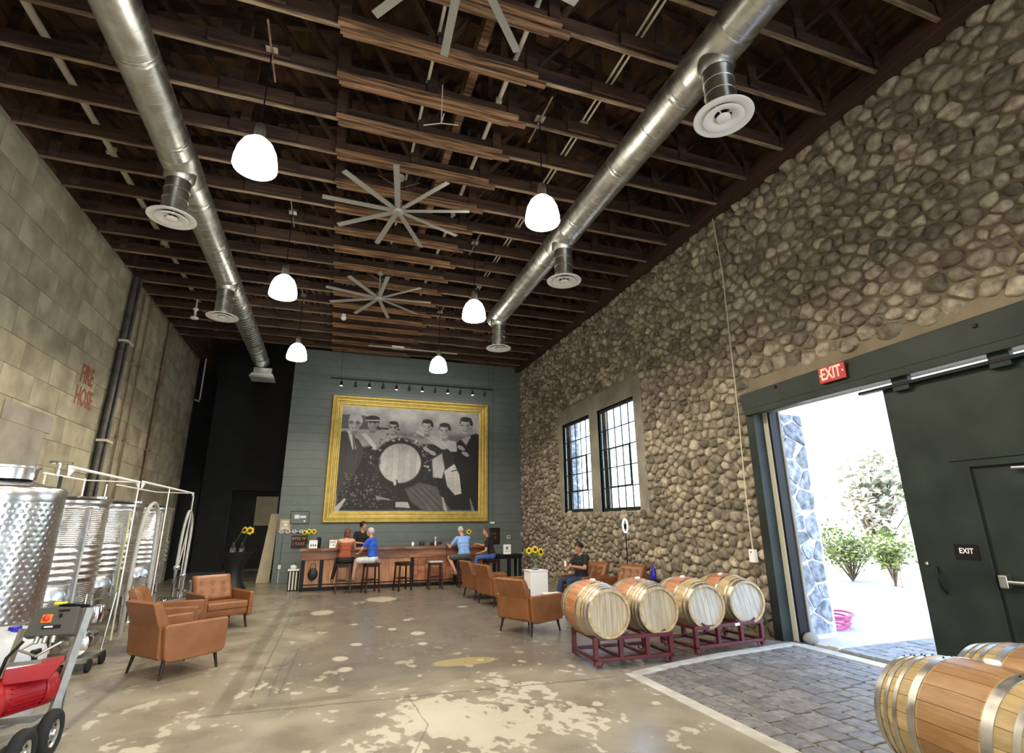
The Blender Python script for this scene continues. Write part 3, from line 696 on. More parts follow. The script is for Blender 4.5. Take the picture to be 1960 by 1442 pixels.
diffuser('farther white round air diffuser of the left duct, above the tanks', -2.50, 11.77)
# grille unit at the far end of the left duct
t_ = thing('duct_register', 'white edged grille box at the far end of the left duct by the dark corridor', 'air vent', (-2.42, 18.2, 6.35))
MB().bx(-.28, .28, -.22, .22, .12, .34).build('plenum', 'steel', t_, bevel=.01)
MB().bx(-.33, .33, -.30, .30, .06, .12).build('flange', 'white', t_)
for i in range(4): MB().bx(-.36, .36, -.35+i*.2, -.31+i*.2, -.02, .05).build('blade', 'steel', t_)
# ---- pendant lamps
def pendant(label, x, y):
    t_ = thing('pendant_lamp', label, 'lamp', (x, y, 5.80), group='bell shaped pendant lamps')
    MB().lathe([(.055, .42), (.10, .40), (.17, .33), (.215, .23), (.24, .10), (.245, .02), (.235, 0), (.0, .0)], 36).build('glass_shade', 'lampglass', t_)
    MB().lathe([(0, .62), (.05, .62), (.065, .55), (.065, .42), (0, .42)], 20).build('lamp_cap', 'steel', t_)
    MB().tube([(0, 0, .60), (0, 0, 1.74)], .009, 6).build('lamp_cord', 'black', t_)
    MB().box((0, 0, 1.78), (.14, .14, .05)).build('junction_box', 'steel', t_)
    MB().bx(-.012, .012, -.48, .48, 1.722, 1.738).build('mount_bar', 'piperust', t_)
    light('pendant_and_fill_spot', 'SPOT', (x, y, 5.76), 420, (1, .88, .70), shadow_soft_size=.2, spot_size=math.radians(165), spot_blend=.35)
    return t_
for k_, (x, y) in enumerate(((-1.16, 5.92), (2.51, 5.92), (-1.13, 9.68), (2.51, 9.68), (-1.10, 13.68), (2.55, 13.68))):
    pendant(('biggest', 'second biggest', 'third', 'third', 'farthest', 'farthest')[k_]+' lit bell pendant of the '+('left', 'right')[k_ % 2]+' row'+(', nearest the camera', ', nearest the camera', ', in the middle of the row', ', beside the right duct', ', in front of the grey wall', ', in front of the grey wall')[k_], x, y)
for y in (2.1, -1.8, -5.6):  # unseen spots without fixtures, added for ambient light along the pendant rows
    for x in (-1.16, 2.51): light('pendant_and_fill_spot', 'SPOT', (x, y, 5.76), 300, (1, .88, .70), shadow_soft_size=.25, spot_size=math.radians(165), spot_blend=.35)
# ---- ceiling fans
def fan(label, x, y, a0, z=6.82):
    t_ = thing('ceiling_fan', label, 'fan', (x, y, z), group='nine bladed ceiling fans')
    MB().lathe([(0, -.05), (.07, -.05), (.09, -.03), (.10, .03), (.085, .10), (.06, .14), (0, .14)], 24).build('motor_hub', 'fan', t_)
    MB().tube([(0, 0, .13), (0, 0, .62)], .018, 8).build('down_rod', 'fan', t_)
    MB().lathe([(0, .62), (.07, .62), (.085, .68), (.05, .72), (0, .72)], 20).build('canopy', 'fan', t_)
    for s in (-1, 1): MB().tube([(0, 0, .45), (s*.35, .1, .70)], .004, 5).build('guy_wire', 'steel', t_)
    bl_ = MB(); bl_.T = Matrix.Rotation(math.radians(9), 4, 'X'); bl_.prism([(.07, -.035), (.22, -.044), (1.20, -.044), (1.20, .044), (.22, .044), (.07, .035)], -.007, .007)
    me = bl_.mesh('fan_blade', 'fan')
    for i in range(9):
        o = obj('fan_blade', me, t_); o.rotation_euler = (0, 0, a0+2*PI*i/9)
fan('large nine bladed ceiling fan in the middle, between the two nearest lamps', .69, 7.85, math.radians(102))
fan('farthest nine bladed ceiling fan, just above the grey wall', .70, 11.56, math.radians(-86))
fan('nearest nine bladed ceiling fan, cut off by the top edge of the photo', .77, 3.42, math.radians(88))
# small star shaped antenna hanging between trusses, sprinkler, detector
t_ = thing('wall_mic', 'small pale three armed fitting hanging between trusses under the nearest fan', 'fitting', (1.03, 5.9, 7.0)); t_.name = 'wire_bracket'
MB().tube([(0, 0, .7), (0, 0, .05)], .008, 6).build('stem', 'pipewhite', t_)
for a in (2.9, -.4, -1.6): MB().tube([(0, 0, .05), (.24*math.cos(a), .24*math.sin(a), 0)], .007, 5).build('arm', 'pipewhite', t_)
t_ = thing('fire_sprinkler', 'small white fitting on a stalk between the left duct and the dark corner', 'sprinkler', (-3.75, 14.67, 6.96))
MB().lathe([(0, 0), (.09, .0), (.10, .03), (.03, .09), (.03, .22), (.07, .26), (.07, .28), (0, .28)], 20).build('body', 'white', t_)
MB().tube([(0, 0, .27), (0, 0, .58)], .02, 8).build('stem', 'white', t_)
t_ = thing('camera_dome', 'small white dome on the trusses left of the farthest fan', 'camera', (-.05, 14.6, 7.35))
MB().lathe([(0, 0), (.05, .01), (.075, .05), (.08, .1), (0, .1)], 16).build('dome', 'white', t_); MB().box((0, 0, .14), (.1, .1, .08)).build('mount', 'white', t_)
t_ = thing('tube_light', 'unlit pale tube fixture on the trusses just before the grey wall', 'lamp', (1.9, 16.9, 7.42))
MB().bx(-1.1, 1.9, -.03, .03, 0, .03).build('tube', 'pipewhite', t_); MB().bx(-.35, .05, -.10, .10, .0, .07).build('driver_box', 'white', t_)
# ---- track spotlights above the painting
t_ = thing('track_light', 'black track with small spotlights hung above the gold framed picture', 'lamp', (0, 17.7, 6.42))
MB().tube([(-.30, 0, .03), (5.35, 0, .03)], .022, 8).build('track', 'black', t_)
for x in (0.02, 5.2): MB().tube([(x, 0, .03), (x, 0, 1.1)], .006, 5).build('hanger', 'black', t_)
sp = MB().lathe([(0, .10), (.035, .10), (.045, .02), (.055, -.06), (.05, -.06), (.0, -.03)], 14).mesh('spot_shade', 'black')
sp2 = MB().lathe([(0, -.035), (.045, -.055), (0, -.06)], 14).mesh('spot_lens', 'bulb')
for i in range(12):
    x = .05+i*.455+(.0 if i < 5 else -.02); st_ = obj('spot', MB().tube([(0, 0, .02), (0, 0, -.08)], .012, 6).mesh('spot', 'black'), t_, loc=(x, 0, 0))
    o = obj('spot_shade', sp, st_, loc=(0, .02, -.16)); o.rotation_euler = (math.radians(25 if i % 2 else -8), 0, 0)
    o = obj('spot_lens', sp2, st_, loc=(0, .02, -.16)); o.rotation_euler = (math.radians(25 if i % 2 else -8), 0, 0)
light('picture_light', 'AREA', (2.6, 16.9, 6.2), 25, (1, .95, .85), (math.radians(55), 0, 0), shape='RECTANGLE', size=5.2, size_y=.2)

# ================================================================== LEFT WALL PIPES AND MARKS
t_ = thing('conduit_bundle', 'thick bundle of black pipes strapped upright on the left block wall', 'pipe', (XL+.09, 13.45, 0))
for i, (dx, dy, r) in enumerate(((.02, -.10, .06), (.05, .03, .055), (.0, .14, .05), (.10, -.03, .03))): MB().tube([(dx, dy, .02), (dx, dy, 7.45)], r, 10).build('pipe', 'pipeblk', t_)
for z in (.9, 3.5, 5.8): MB().bx(-.05, .14, -.18, .22, z, z+.05).build('strap', 'pipewhite', t_)
t_.rotation_euler = (math.radians(-1.5), 0, 0)
def wpipe(label, y, r, z0, z1, mt, x=None, tilt=0):
    x = XL+.03+r if x is None else x
    t_ = thing('wall_pipe', label, 'pipe', (x, y, z0)); MB().tube([(0, 0, 0), (0, tilt, z1-z0)], r, 8).build('tube', mt, t_)
    for k_ in range(1, 4): MB().box((0, tilt*k_/4, (z1-z0)*k_/4), (r*3, r*3.4, .05)).build('clip', mt, t_)
wpipe('thin pale pipe on the left wall, first one right of the black bundle', 14.45, .018, .02, 7.5, 'piperust')
wpipe('thin dark pipe on the left wall, second one right of the black bundle', 14.95, .018, .02, 7.5, 'piperust')
wpipe('thicker rusty pipe on the left wall, third one right of the black bundle', 16.65, .045, .02, 7.45, 'piperust')
t_ = thing('wall_pipe', 'pale pipe high in the dark corner, bent at its lower end', 'pipe', (XL+.2, 20.7, 6.0))
MB().tube([(-.05, -.35, -.02), (0, -.1, -.03), (0, 0, .1), (0, 0, 1.6)], .028, 8).build('tube', 'pipewhite', t_)
mk = thing('painted_letters', 'faded red stencilled letters in two rows on the left block wall', 'lettering', (XL+.003, 12.45, 4.45))
text('FIRE', 'letter_row', .52, 'redpaint', mk, (.004, 0, .24), (PI/2, 0, PI/2), .0015, sx=.62)
text('HOSE', 'letter_row', .52, 'redpaint', mk, (.004, .05, -.22), (PI/2, 0, PI/2), .0015, sx=.62)

# ================================================================== PAINTING
H_, W_ = 800, 1060
yy_, xx_ = np.mgrid[0:H_, 0:W_].astype(np.float32); U = xx_/W_*15.0; V = yy_/H_*11.4     # drawing units, origin at the top left
im_ = np.full((H_, W_), .50, np.float32)
nz1 = np.array(fbm(1060, 14, 70, 6), np.float32)[:H_, :W_]; nz2 = np.array(fbm(1060, 60, 90, 4), np.float32)[:H_, :W_]
im_ += (nz1-.5)*.12+.10*(1-V/3)*(V < 3)
def put(mask, val, k=1.0):
    global im_
    im_ = im_*(1-mask*k)+val*mask*k
def ell(cx, cy, rx, ry, val, a=0, soft=.08, k=1.0):
    c, s = math.cos(a), math.sin(a); dx, dy = U-cx, V-cy; d = np.sqrt(((dx*c+dy*s)/rx)**2+((-dx*s+dy*c)/ry)**2)
    put(np.clip((1-d)/soft, 0, 1), val, k)
def poly(pts, val, soft=.06, k=1.0):
    n = len(pts); ins = np.zeros((H_, W_), bool); dmin = np.full((H_, W_), 9., np.float32)
    for i in range(n):
        (x0, y0), (x1, y1) = pts[i], pts[(i+1) % n]
        if y0 != y1: ins ^= ((V >= min(y0, y1)) & (V < max(y0, y1)) & (U < (x1-x0)*(V-y0)/(y1-y0)+x0))
        dx, dy = x1-x0, y1-y0; t_ = np.clip(((U-x0)*dx+(V-y0)*dy)/(dx*dx+dy*dy), 0, 1); dmin = np.minimum(dmin, np.hypot(U-x0-t_*dx, V-y0-t_*dy))
    put(np.where(ins, np.clip(dmin/soft, 0, 1), 0), val, k)
def stroke(pts, w, val, k=1.0, soft=.05):
    d = np.full((H_, W_), 9., np.float32)
    for (x0, y0), (x1, y1) in zip(pts, pts[1:]):
        dx, dy = x1-x0, y1-y0; t_ = np.clip(((U-x0)*dx+(V-y0)*dy)/(dx*dx+dy*dy+1e-6), 0, 1); d = np.minimum(d, np.hypot(U-x0-t_*dx, V-y0-t_*dy))
    put(np.clip((w-d)/soft, 0, 1), val, k)
poly([(0, 1.0), (2.3, 1.0), (3.3, 1.3), (4.2, 2.6), (0, 2.6)], .16, k=.8); stroke([(3.5, 2.35), (6.0, 2.45)], .12, .12)
poly([(5.5, 2.5), (9.5, 2.7), (9.5, 3.4), (5.5, 3.4)], .34, .4)
poly([(11, 2.5), (15, 2.4), (15, 4), (11, 4)], .30, .5)
# dark mass of grapes and people, lower half
poly([(0, 3.2), (1.5, 4.6), (4, 4.0), (6, 3.6), (9, 3.8), (12, 3.6), (15, 3.4), (15, 11.4), (0, 11.4)], .055, .3)
im_ += (nz2 > .60)*(V > 4.2)*(U < 11.5)*.10*(nz1)
# left man, suit
poly([(0, 2.9), (.5, 2.8), (1.9, 3.7), (2.6, 4.8), (2.3, 6.2), (1.5, 8.0), (.3, 9.5), (0, 10)], .15, .1); poly([(.6, 2.7), (1.3, 2.9), (1.75, 4.8), (1.3, 4.9)], .66, .1)
poly([(1.15, 3.0), (1.45, 3.0), (1.65, 4.9), (1.4, 4.9)], .25, .05); stroke([(1.9, 4.2), (1.7, 6.2), (.9, 7.6), (0, 9.2)], .05, .35, .5)
# woman and man behind him
poly([(1.9, 3.1), (2.8, 2.6), (4.8, 2.9), (4.8, 4.4), (3.9, 4.9)], .52, .12); poly([(2.0, 3.1), (2.6, 2.9), (4.0, 4.6), (3.6, 4.9)], .72, .1)
poly([(4.2, 3.6), (5.0, 3.0), (6.3, 3.1), (6.8, 4.0), (6.3, 4.6), (4.2, 4.8)], .58, .12)
poly([(8.9, 2.5), (10.4, 3.1), (13.2, 3.6), (13.2, 4.7), (11.2, 4.8), (9.8, 4.0), (8.7, 3.0)], .62, .15); stroke([(8.0, 2.6), (9.6, 3.4), (11.2, 4.0)], .18, .66)
# right man suit
poly([(12.3, 3.6), (13.3, 2.9), (14.6, 2.4), (15, 2.6), (15, 11.4), (12.9, 10.6), (12.6, 7)], .05, .1); poly([(12.8, 3.2), (13.7, 2.7), (14.1, 2.8), (13.5, 4.0)], .55, .1)
# central sitter: vest and patterned cloth
poly([(10.3, 4.6), (11.4, 4.3), (12.3, 5.2), (12.2, 6.6), (11.2, 7.5), (9.9, 6.9)], .10, .1); poly([(9.6, 5.6), (10.8, 4.8), (11.2, 6.6), (10.9, 7.8), (9.8, 7.7)], .64, .15)
poly([(11.0, 6.9), (12.2, 6.0), (12.8, 7.3), (13.1, 9.4), (12.3, 9.6), (11.4, 8.6)], .68, .08); stroke([(11.9, 6.9), (12.8, 6.7)], .08, .1); stroke([(11.4, 7.7), (12.8, 7.6)], .03, .3)
stroke([(9.6, 7.9), (10.0, 8.6), (11.0, 8.8)], .25, .05)
for q_ in range(9): stroke([(.2+q_*.22, 3.6+q_*.1), (.5+q_*.12, 6.4), (.1+q_*.1, 8.8)], .05, .24 if q_ % 2 else .08, .5, soft=.12)
for q_ in range(8): stroke([(12.9+q_*.26, 3.6), (13.1+q_*.24, 7.0), (12.9+q_*.26, 10.6)], .05, .12 if q_ % 2 else .03, .6, soft=.12)
for q_ in range(6): stroke([(2.4+q_*.35, 3.2+q_*.12), (3.3+q_*.3, 4.5)], .04, .75 if q_ % 2 else .35, .5, soft=.1)
for q_ in range(9): stroke([(9.3+q_*.38, 3.0+q_*.09), (10.2+q_*.35, 4.2+q_*.03)], .05, .75 if q_ % 2 else .36, .5, soft=.1)
for q_ in range(5): stroke([(9.9+q_*.2, 5.2+q_*.1), (10.2+q_*.15, 7.4)], .04, .4 if q_ % 2 else .75, .5, soft=.1)
for q_ in range(5): stroke([(11.7+q_*.25, 6.4+q_*.1), (12.0+q_*.22, 9.2)], .05, .45 if q_ % 2 else .8, .5, soft=.1)
# hands and arms
for c_ in ((6.2, 4.6), (7.0, 4.5), (9.0, 4.5), (9.7, 4.9), (12.0, 4.1), (12.9, 4.2), (13.4, 4.9)): ell(*c_, .55, .26, .60, .5, k=.9, soft=.3)
# trousers
poly([(6.6, 8.6), (8.4, 8.1), (10.4, 8.6), (10.8, 9.6), (12.2, 11.4), (9.0, 11.4), (7.6, 10.4)], .24, .15)
for i in range(7): stroke([(7.0+i*.35, 8.7), (8.6+i*.45, 10.2+i*.1), (9.4+i*.45, 11.4)], .05, .42 if i % 2 else .12, .6)
# barrel head with its ring and flowers
rr_ = np.random.RandomState(4)
ell(6.35, 6.15, 3.0, 2.95, .045, soft=.1); ell(6.35, 6.2, 2.36, 2.30, .10, soft=.04); ell(6.3, 6.15, 2.25, 2.2, .55, soft=.04)
bar = np.clip((1-np.hypot((U-6.3)/2.2, (V-6.15)/2.15))/.04, 0, 1)
for i in range(7): put(bar*((U > 4.3+i*.62) & (U < 4.3+i*.62+.56)), .52+.16*rr_.rand(), .8)
put(bar*np.clip((5.2-V)/1.3, 0, 1)*(nz2 > .45), .28, .5); stroke([(5.6, 5.95), (6.6, 5.95)], .03, .42, .6); stroke([(6.0, 8.1), (6.0, 8.6)], .16, .08); ell(5.85, 8.3, .16, .3, .7)
for i in range(70):
    a_ = rr_.uniform(PI*.95, PI*2.1); q = rr_.uniform(2.5, 3.5); ell(6.3+q*math.cos(a_), 6.1+q*math.sin(a_), rr_.uniform(.08, .22), rr_.uniform(.07, .18), rr_.uniform(.15, .75), soft=.3, k=.8)
for i in range(170): ell(rr_.uniform(.6, 4.6), rr_.uniform(7.4, 10.9), .13, .11, rr_.uniform(.04, .45), soft=.5, k=.7)
for i in range(60): ell(rr_.uniform(2.4, 4.2), rr_.uniform(4.8, 8), .14, .12, rr_.uniform(.03, .25), soft=.5, k=.7)
poly([(0, 10.9), (.9, 9.9), (1.1, 10.1), (.4, 11.4), (0, 11.4)], .62); poly([(6.0, 10.3), (7.3, 10.3), (7.6, 11.0), (6.0, 10.9)], .6); poly([(3.9, 9.6), (6.1, 10.2), (4.0, 10.1)], .45)
poly([(10.8, 9.7), (11.1, 9.8), (11.6, 11.4), (11.1, 11.2)], .55); poly([(13.9, 9.9), (14.1, 9.9), (14.6, 11.4), (14.2, 11.4)], .4)
# heads
def head(cx, cy, r, hairv, facev, glasses=False, hat=False):
    ell(cx+r*.10, cy-r*.28, r*.84, r*.86, hairv if not hat else .1, soft=.12); poly([(cx-r*.3, cy+r*.6), (cx+r*.4, cy+r*.5), (cx+r*.5, cy+r*1.4), (cx-r*.4, cy+r*1.4)], facev*.7, .1)
    ell(cx+r*.70, cy+r*.05, r*.14, r*.24, facev*.8, soft=.3); ell(cx-r*.02, cy+r*.04, r*.68, r*.96, facev, soft=.12); ell(cx+r*.35, cy+r*.15, r*.40, r*.75, facev*.68, soft=.7, k=.7); ell(cx-r*.1, cy-r*.45, r*.4, r*.25, min(.85, facev*1.25), soft=.9, k=.6)
    if hat: ell(cx, cy-r*.65, r*1.0, r*.55, .07, soft=.1); stroke([(cx-r*.9, cy-r*.42), (cx+r*.9, cy-r*.5)], .10, .6)
    else:
        ell(cx+r*.05, cy-r*.82, r*.74, r*.34, hairv, soft=.2); ell(cx+r*.62, cy-r*.45, r*.16, r*.40, hairv, soft=.4)
    for s in (-1, 1):
        ell(cx+s*r*.34-.03, cy-r*.08, r*.16, r*.09, .12, soft=.5); stroke([(cx+s*r*.34-r*.2, cy-r*.27), (cx+s*r*.34+r*.15, cy-r*.30)], .03, .18, .8)
        if glasses: ell(cx+s*r*.36, cy-r*.05, r*.30, r*.24, .15, soft=.1, k=.45)
    stroke([(cx-.02, cy-.02), (cx-r*.1, cy+r*.28), (cx+r*.08, cy+r*.30)], .025, facev*.55, .8)
    ell(cx-.02, cy+r*.52, r*.30, r*.13, .14, soft=.3); ell(cx-.02, cy+r*.49, r*.23, r*.06, .8, soft=.4); stroke([(cx-r*.42, cy+r*.25), (cx-r*.40, cy+r*.55)], .02, facev*.5, .6); stroke([(cx+r*.36, cy+r*.25), (cx+r*.38, cy+r*.55)], .02, facev*.5, .6)
head(1.35, 1.95, .92, .60, .56, True); head(3.2, 1.9, .78, .08, .52, hat=True); head(5.35, 2.25, .68, .10, .58, True)
head(9.0, 2.0, .82, .08, .55); head(10.95, 2.35, .86, .10, .60); head(13.35, 1.65, .98, .07, .57)
im_ = np.clip(im_*(.82+.36*nz1)+(nz2-.5)*.10*(im_+.15), .02, .92)
lin = np.clip(im_, 0, 1)**1.7*1.05
pic = image('mural', np.stack([lin*1.0, lin*.98, lin*.97], -1)[::-1]); pic.colorspace_settings.name = 'Non-Color'
mm_ = bpy.data.materials.new('mural_print'); mm_.use_nodes = True; tt = mm_.node_tree; bb = tt.nodes['Principled BSDF']; bb.inputs['Roughness'].default_value = .55
ti = tt.nodes.new('ShaderNodeTexImage'); ti.image = pic; ti.extension = 'EXTEND'; uvn = tt.nodes.new('ShaderNodeUVMap'); uvn.uv_map = 'UVMap'
tt.links.new(uvn.outputs[0], ti.inputs[0]); tt.links.new(ti.outputs[0], bb.inputs['Base Color']); M['mural'] = mm_
PX0, PX1, PZ0, PZ1 = -.19, 5.38, 1.78, 6.04
pt = thing('framed_picture', 'huge gold framed black and white photograph of six laughing men around a barrel', 'picture', (0, YB-.02, 0))
fwid = .36
me = bpy.data.meshes.new('print'); a, b2, c, d = PX0+fwid-.02, PX1-fwid+.02, PZ0+fwid-.02, PZ1-fwid+.02
me.from_pydata([(a, -.03, c), (b2, -.03, c), (b2, -.03, d), (a, -.03, d), (a, -.0, c), (b2, -.0, c), (b2, -.0, d), (a, -.0, d)], [], [(0, 1, 2, 3), (7, 6, 5, 4)])
uv = me.uv_layers.new(name='UVMap')
for li, q in zip(range(8), ((0, 0), (1, 0), (1, 1), (0, 1), (0, 1), (1, 1), (1, 0), (0, 0))): uv.data[li].uv = q
me.materials.append(M['mural']); obj('print', me, pt)
for side in range(4):
    prof = [(0, 0), (0, .06), (.03, .10), (.07, .10), (.09, .07), (.12, .055), (.14, .075), (.18, .075), (.20, .05), (.24, .04), (.26, .055), (.30, .055), (.33, .035), (fwid, .03), (fwid, 0)]
    A = [(PX0, PZ1), (PX1, PZ1), (PX1, PZ0), (PX0, PZ0)]; p0, p1 = A[side], A[(side+1) % 4]
    inn = [(1, -1), (-1, -1), (-1, 1), (1, 1)]
    i0, i1 = inn[side], inn[(side+1) % 4]
    vs = [(p0[0]+i0[0]*q, -dd, p0[1]+i0[1]*q) for q, dd in prof]+[(p1[0]+i1[0]*q, -dd, p1[1]+i1[1]*q) for q, dd in prof]
    n_ = len(prof); mb = MB(); mb.add(vs, [(i, i+1, n_+i+1, n_+i) for i in range(n_-1)]+[tuple(range(n_)), tuple(range(2*n_-1, n_-1, -1))]); mb.build('frame_rail', 'gold', pt, recalc=True)
# ================================================================== BARRELS
def brl_r(z, L_=.475, rb=.352, rh=.285): return rb-(rb-rh)*(abs(z)/L_)**2.0
def make_barrel(smat='stave', hmat='headwood', hoops=None, nst=26):
    t_ = thing('wine_barrel', 'x', 'barrel')
    R = Matrix.Rotation(PI/2, 4, 'X')
    ax = thing('tmp', 'x', 'x'); bpy.data.objects.remove(ax)
    # staves (barrel axis = local z)
    zs = [-.475+.95*i/10 for i in range(11)]; da = PI/nst-.0035
    vs = []; fs = []
    for z in zs:
        r = brl_r(z)
        for rr, a in ((r, -da), (r+.002, 0), (r, da), (r-.028, da), (r-.028, -da)): vs.append((rr*math.cos(a), rr*math.sin(a), z))
    for i in range(10):
        for j in range(5): a, b2 = i*5+j, i*5+(j+1) % 5; fs.append((a, b2, b2+5, a+5))
    fs += [(4, 3, 2, 1, 0), (50, 51, 52, 53, 54)]
    me = MB().add(vs, fs, 0, False).mesh('stave', smat)
    for p in me.polygons: p.use_smooth = len(p.vertices) == 4
    me.set_sharp_from_angle(angle=math.radians(35))
    for i in range(nst): obj('stave', me, t_).rotation_euler = (0, 0, 2*PI*i/nst)
    MB().lathe([(brl_r(z)-.012, z) for z in zs], 40).build('joint_shadow', 'darkwood', t_)
    for s in (-1, 1):
        rh = brl_r(.44)-.026; n_ = 7; w_ = 2*rh/n_
        for i in range(n_):
            x0, x1 = -rh+i*w_+.0015, -rh+(i+1)*w_-.0015
            arc = [x0+(x1-x0)*k/4 for k in range(5)]
            pl = [(x, math.sqrt(max(0, rh*rh-x*x))) for x in arc]+[(x, -math.sqrt(max(0, rh*rh-x*x))) for x in reversed(arc)]
            pl = [q for k, q in enumerate(pl) if k == 0 or (abs(q[0]-pl[k-1][0])+abs(q[1]-pl[k-1][1])) > 1e-4]
            z0, z1 = (.425, .443) if s > 0 else (-.443, -.425)
            MB().prism(pl[::-1], z0, z1).build('head_board', hmat, t_)
    for z, w_ in (hoops or ((.445, .05), (.375, .032), (.315, .032), (.185, .045))):
        for s in (-1, 1):
            za, zb = s*z-w_/2, s*z+w_/2
            MB().lathe([(brl_r(za)+.001, za), (brl_r(za)+.0045, za), (brl_r(zb)+.0045, zb), (brl_r(zb)+.001, zb)], 44).build('hoop', 'hoop', t_)
            rv = MB()
            for q in (-.02, .02): rv.ball(((brl_r(s*z)+.005)*math.cos(1.4+q*4), (brl_r(s*z)+.005)*math.sin(1.4+q*4), s*z), .006, n=6, k=4)
            rv.build('rivet', 'black', t_)
    bm_ = MB(); bm_.T = Matrix.Rotation(-PI/2, 4, 'X')
    bm_.lathe([(0, brl_r(0)-.01), (.033, brl_r(0)-.01), (.036, brl_r(0)+.012), (.030, brl_r(0)+.020), (0, brl_r(0)+.022)], 18); b_ = bm_.build('bung', 'silicone', t_)
    return t_
def place(t_, loc, axis_deg, roll=0):
    """local z (barrel axis) laid level, pointing along axis_deg seen from above; local -y side (bung) up"""
    d = Vector((math.cos(math.radians(axis_deg)), math.sin(math.radians(axis_deg)), 0)); u = Vector((0, 0, 1))
    x = u.cross(d); 
    m_ = Matrix((( x.x, u.x, d.x, loc[0]), (x.y, u.y, d.y, loc[1]), (x.z, u.z, d.z, loc[2]), (0, 0, 0, 1)))
    t_.matrix_world = m_ @ Matrix.Rotation(math.radians(roll), 4, 'Z')
B0 = make_barrel()
B0h = make_barrel(hmat='headpale', hoops=((.445, .055), (.365, .028), (.165, .04)))
G = 'barrels on the maroon racks'
specs = [(B0, (3.47, 6.78, .635), -93, 'wine barrel with a tan oak head, leftmost on the maroon racks'),
         (None, (4.24, 6.84, .625), -93, 'wine barrel with a greyish head, right one on the left maroon rack'),
         (B0h, (5.14, 7.0, .60), -95, 'wine barrel with a whitish head, left one on the right maroon rack'),
         (None, (5.93, 7.08, .61), -96, 'wine barrel with a bleached head, rightmost, beside the door frame')]
for k_, (o, l, a, lb) in enumerate(specs):
    o = o or dup(B0 if k_ == 1 else B0h); place(o, l, a, 5*k_); tag(o, lb, 'barrel', G)
BN = make_barrel('stavenear', 'headwood', hoops=((.447, .05), (.375, .03), (.305, .03), (.19, .05)), nst=24)
place(BN, (3.30, 2.04, .672), 82, 6); tag(BN, 'biggest wine barrel, lying at the right edge in the foreground', 'barrel', 'foreground barrels')
o = dup(BN); place(o, (4.05, 2.10, .672), 82, 20); tag(o, 'wine barrel mostly hidden behind the biggest foreground barrel', 'barrel', 'foreground barrels')
def rack(label, loc, rz, w=1.12, d=.70):
    t_ = thing('barrel_rack', label, 'rack', (*loc, 0), rz, 'maroon barrel racks'); tb = .055
    for y in (0, d):
        nm = 'maroon'
        MB().bx(0, w, y-tb/2, y+tb/2, .315, .36).build('top_rail', nm, t_, bevel=.004)
        MB().bx(0, w, y-tb/2, y+tb/2, .075, .115).build('bottom_rail', nm, t_, bevel=.004)
        for x in (tb/2, w*.335, w*.67, w-tb/2): MB().bx(x-tb/2, x+tb/2, y-tb/2, y+tb/2, .03 if x in (tb/2, w-tb/2) else .11, .32).build('upright', nm, t_, bevel=.004)
        for x in (w*.27, w*.75):
            pts = [(x+.36*math.sin(a), y, .70-.364*math.cos(a)) for a in [(-.55+1.1*k/8) for k in range(9)]]
            MB().tube(pts, .012, 6).build('cradle', nm, t_)
        for x in (.07, w-.07):
            MB().tube([(x-.05, y, .09), (x-.05, y, .045), (x-.025, y, .014), (x+.025, y, .014), (x+.05, y, .045), (x+.05, y, .09)], .010, 6).build('foot_loop', nm, t_)
    for x in (.02, w-.02, w*.335, w*.67):
        MB().bx(x-.02, x+.02, 0, d, .08, .112).build('side_rail', 'maroon', t_)
        MB().bx(x-.02, x+.02, 0, d, .325, .355).build('side_rail', 'maroon', t_)
    return t_
rack('maroon steel rack under the two left barrels', (3.26, 6.43), math.radians(-3))
r_ = rack('maroon steel rack under the two right barrels, with a small paper tag', (4.84, 6.53), math.radians(5), 1.28)
MB().box((.78, -.026, .335), (.09, .004, .035)).build('tag', 'whitecard', r_)
rack('maroon steel rack under the two foreground barrels', (3.02, 1.82), math.radians(9), 1.45)

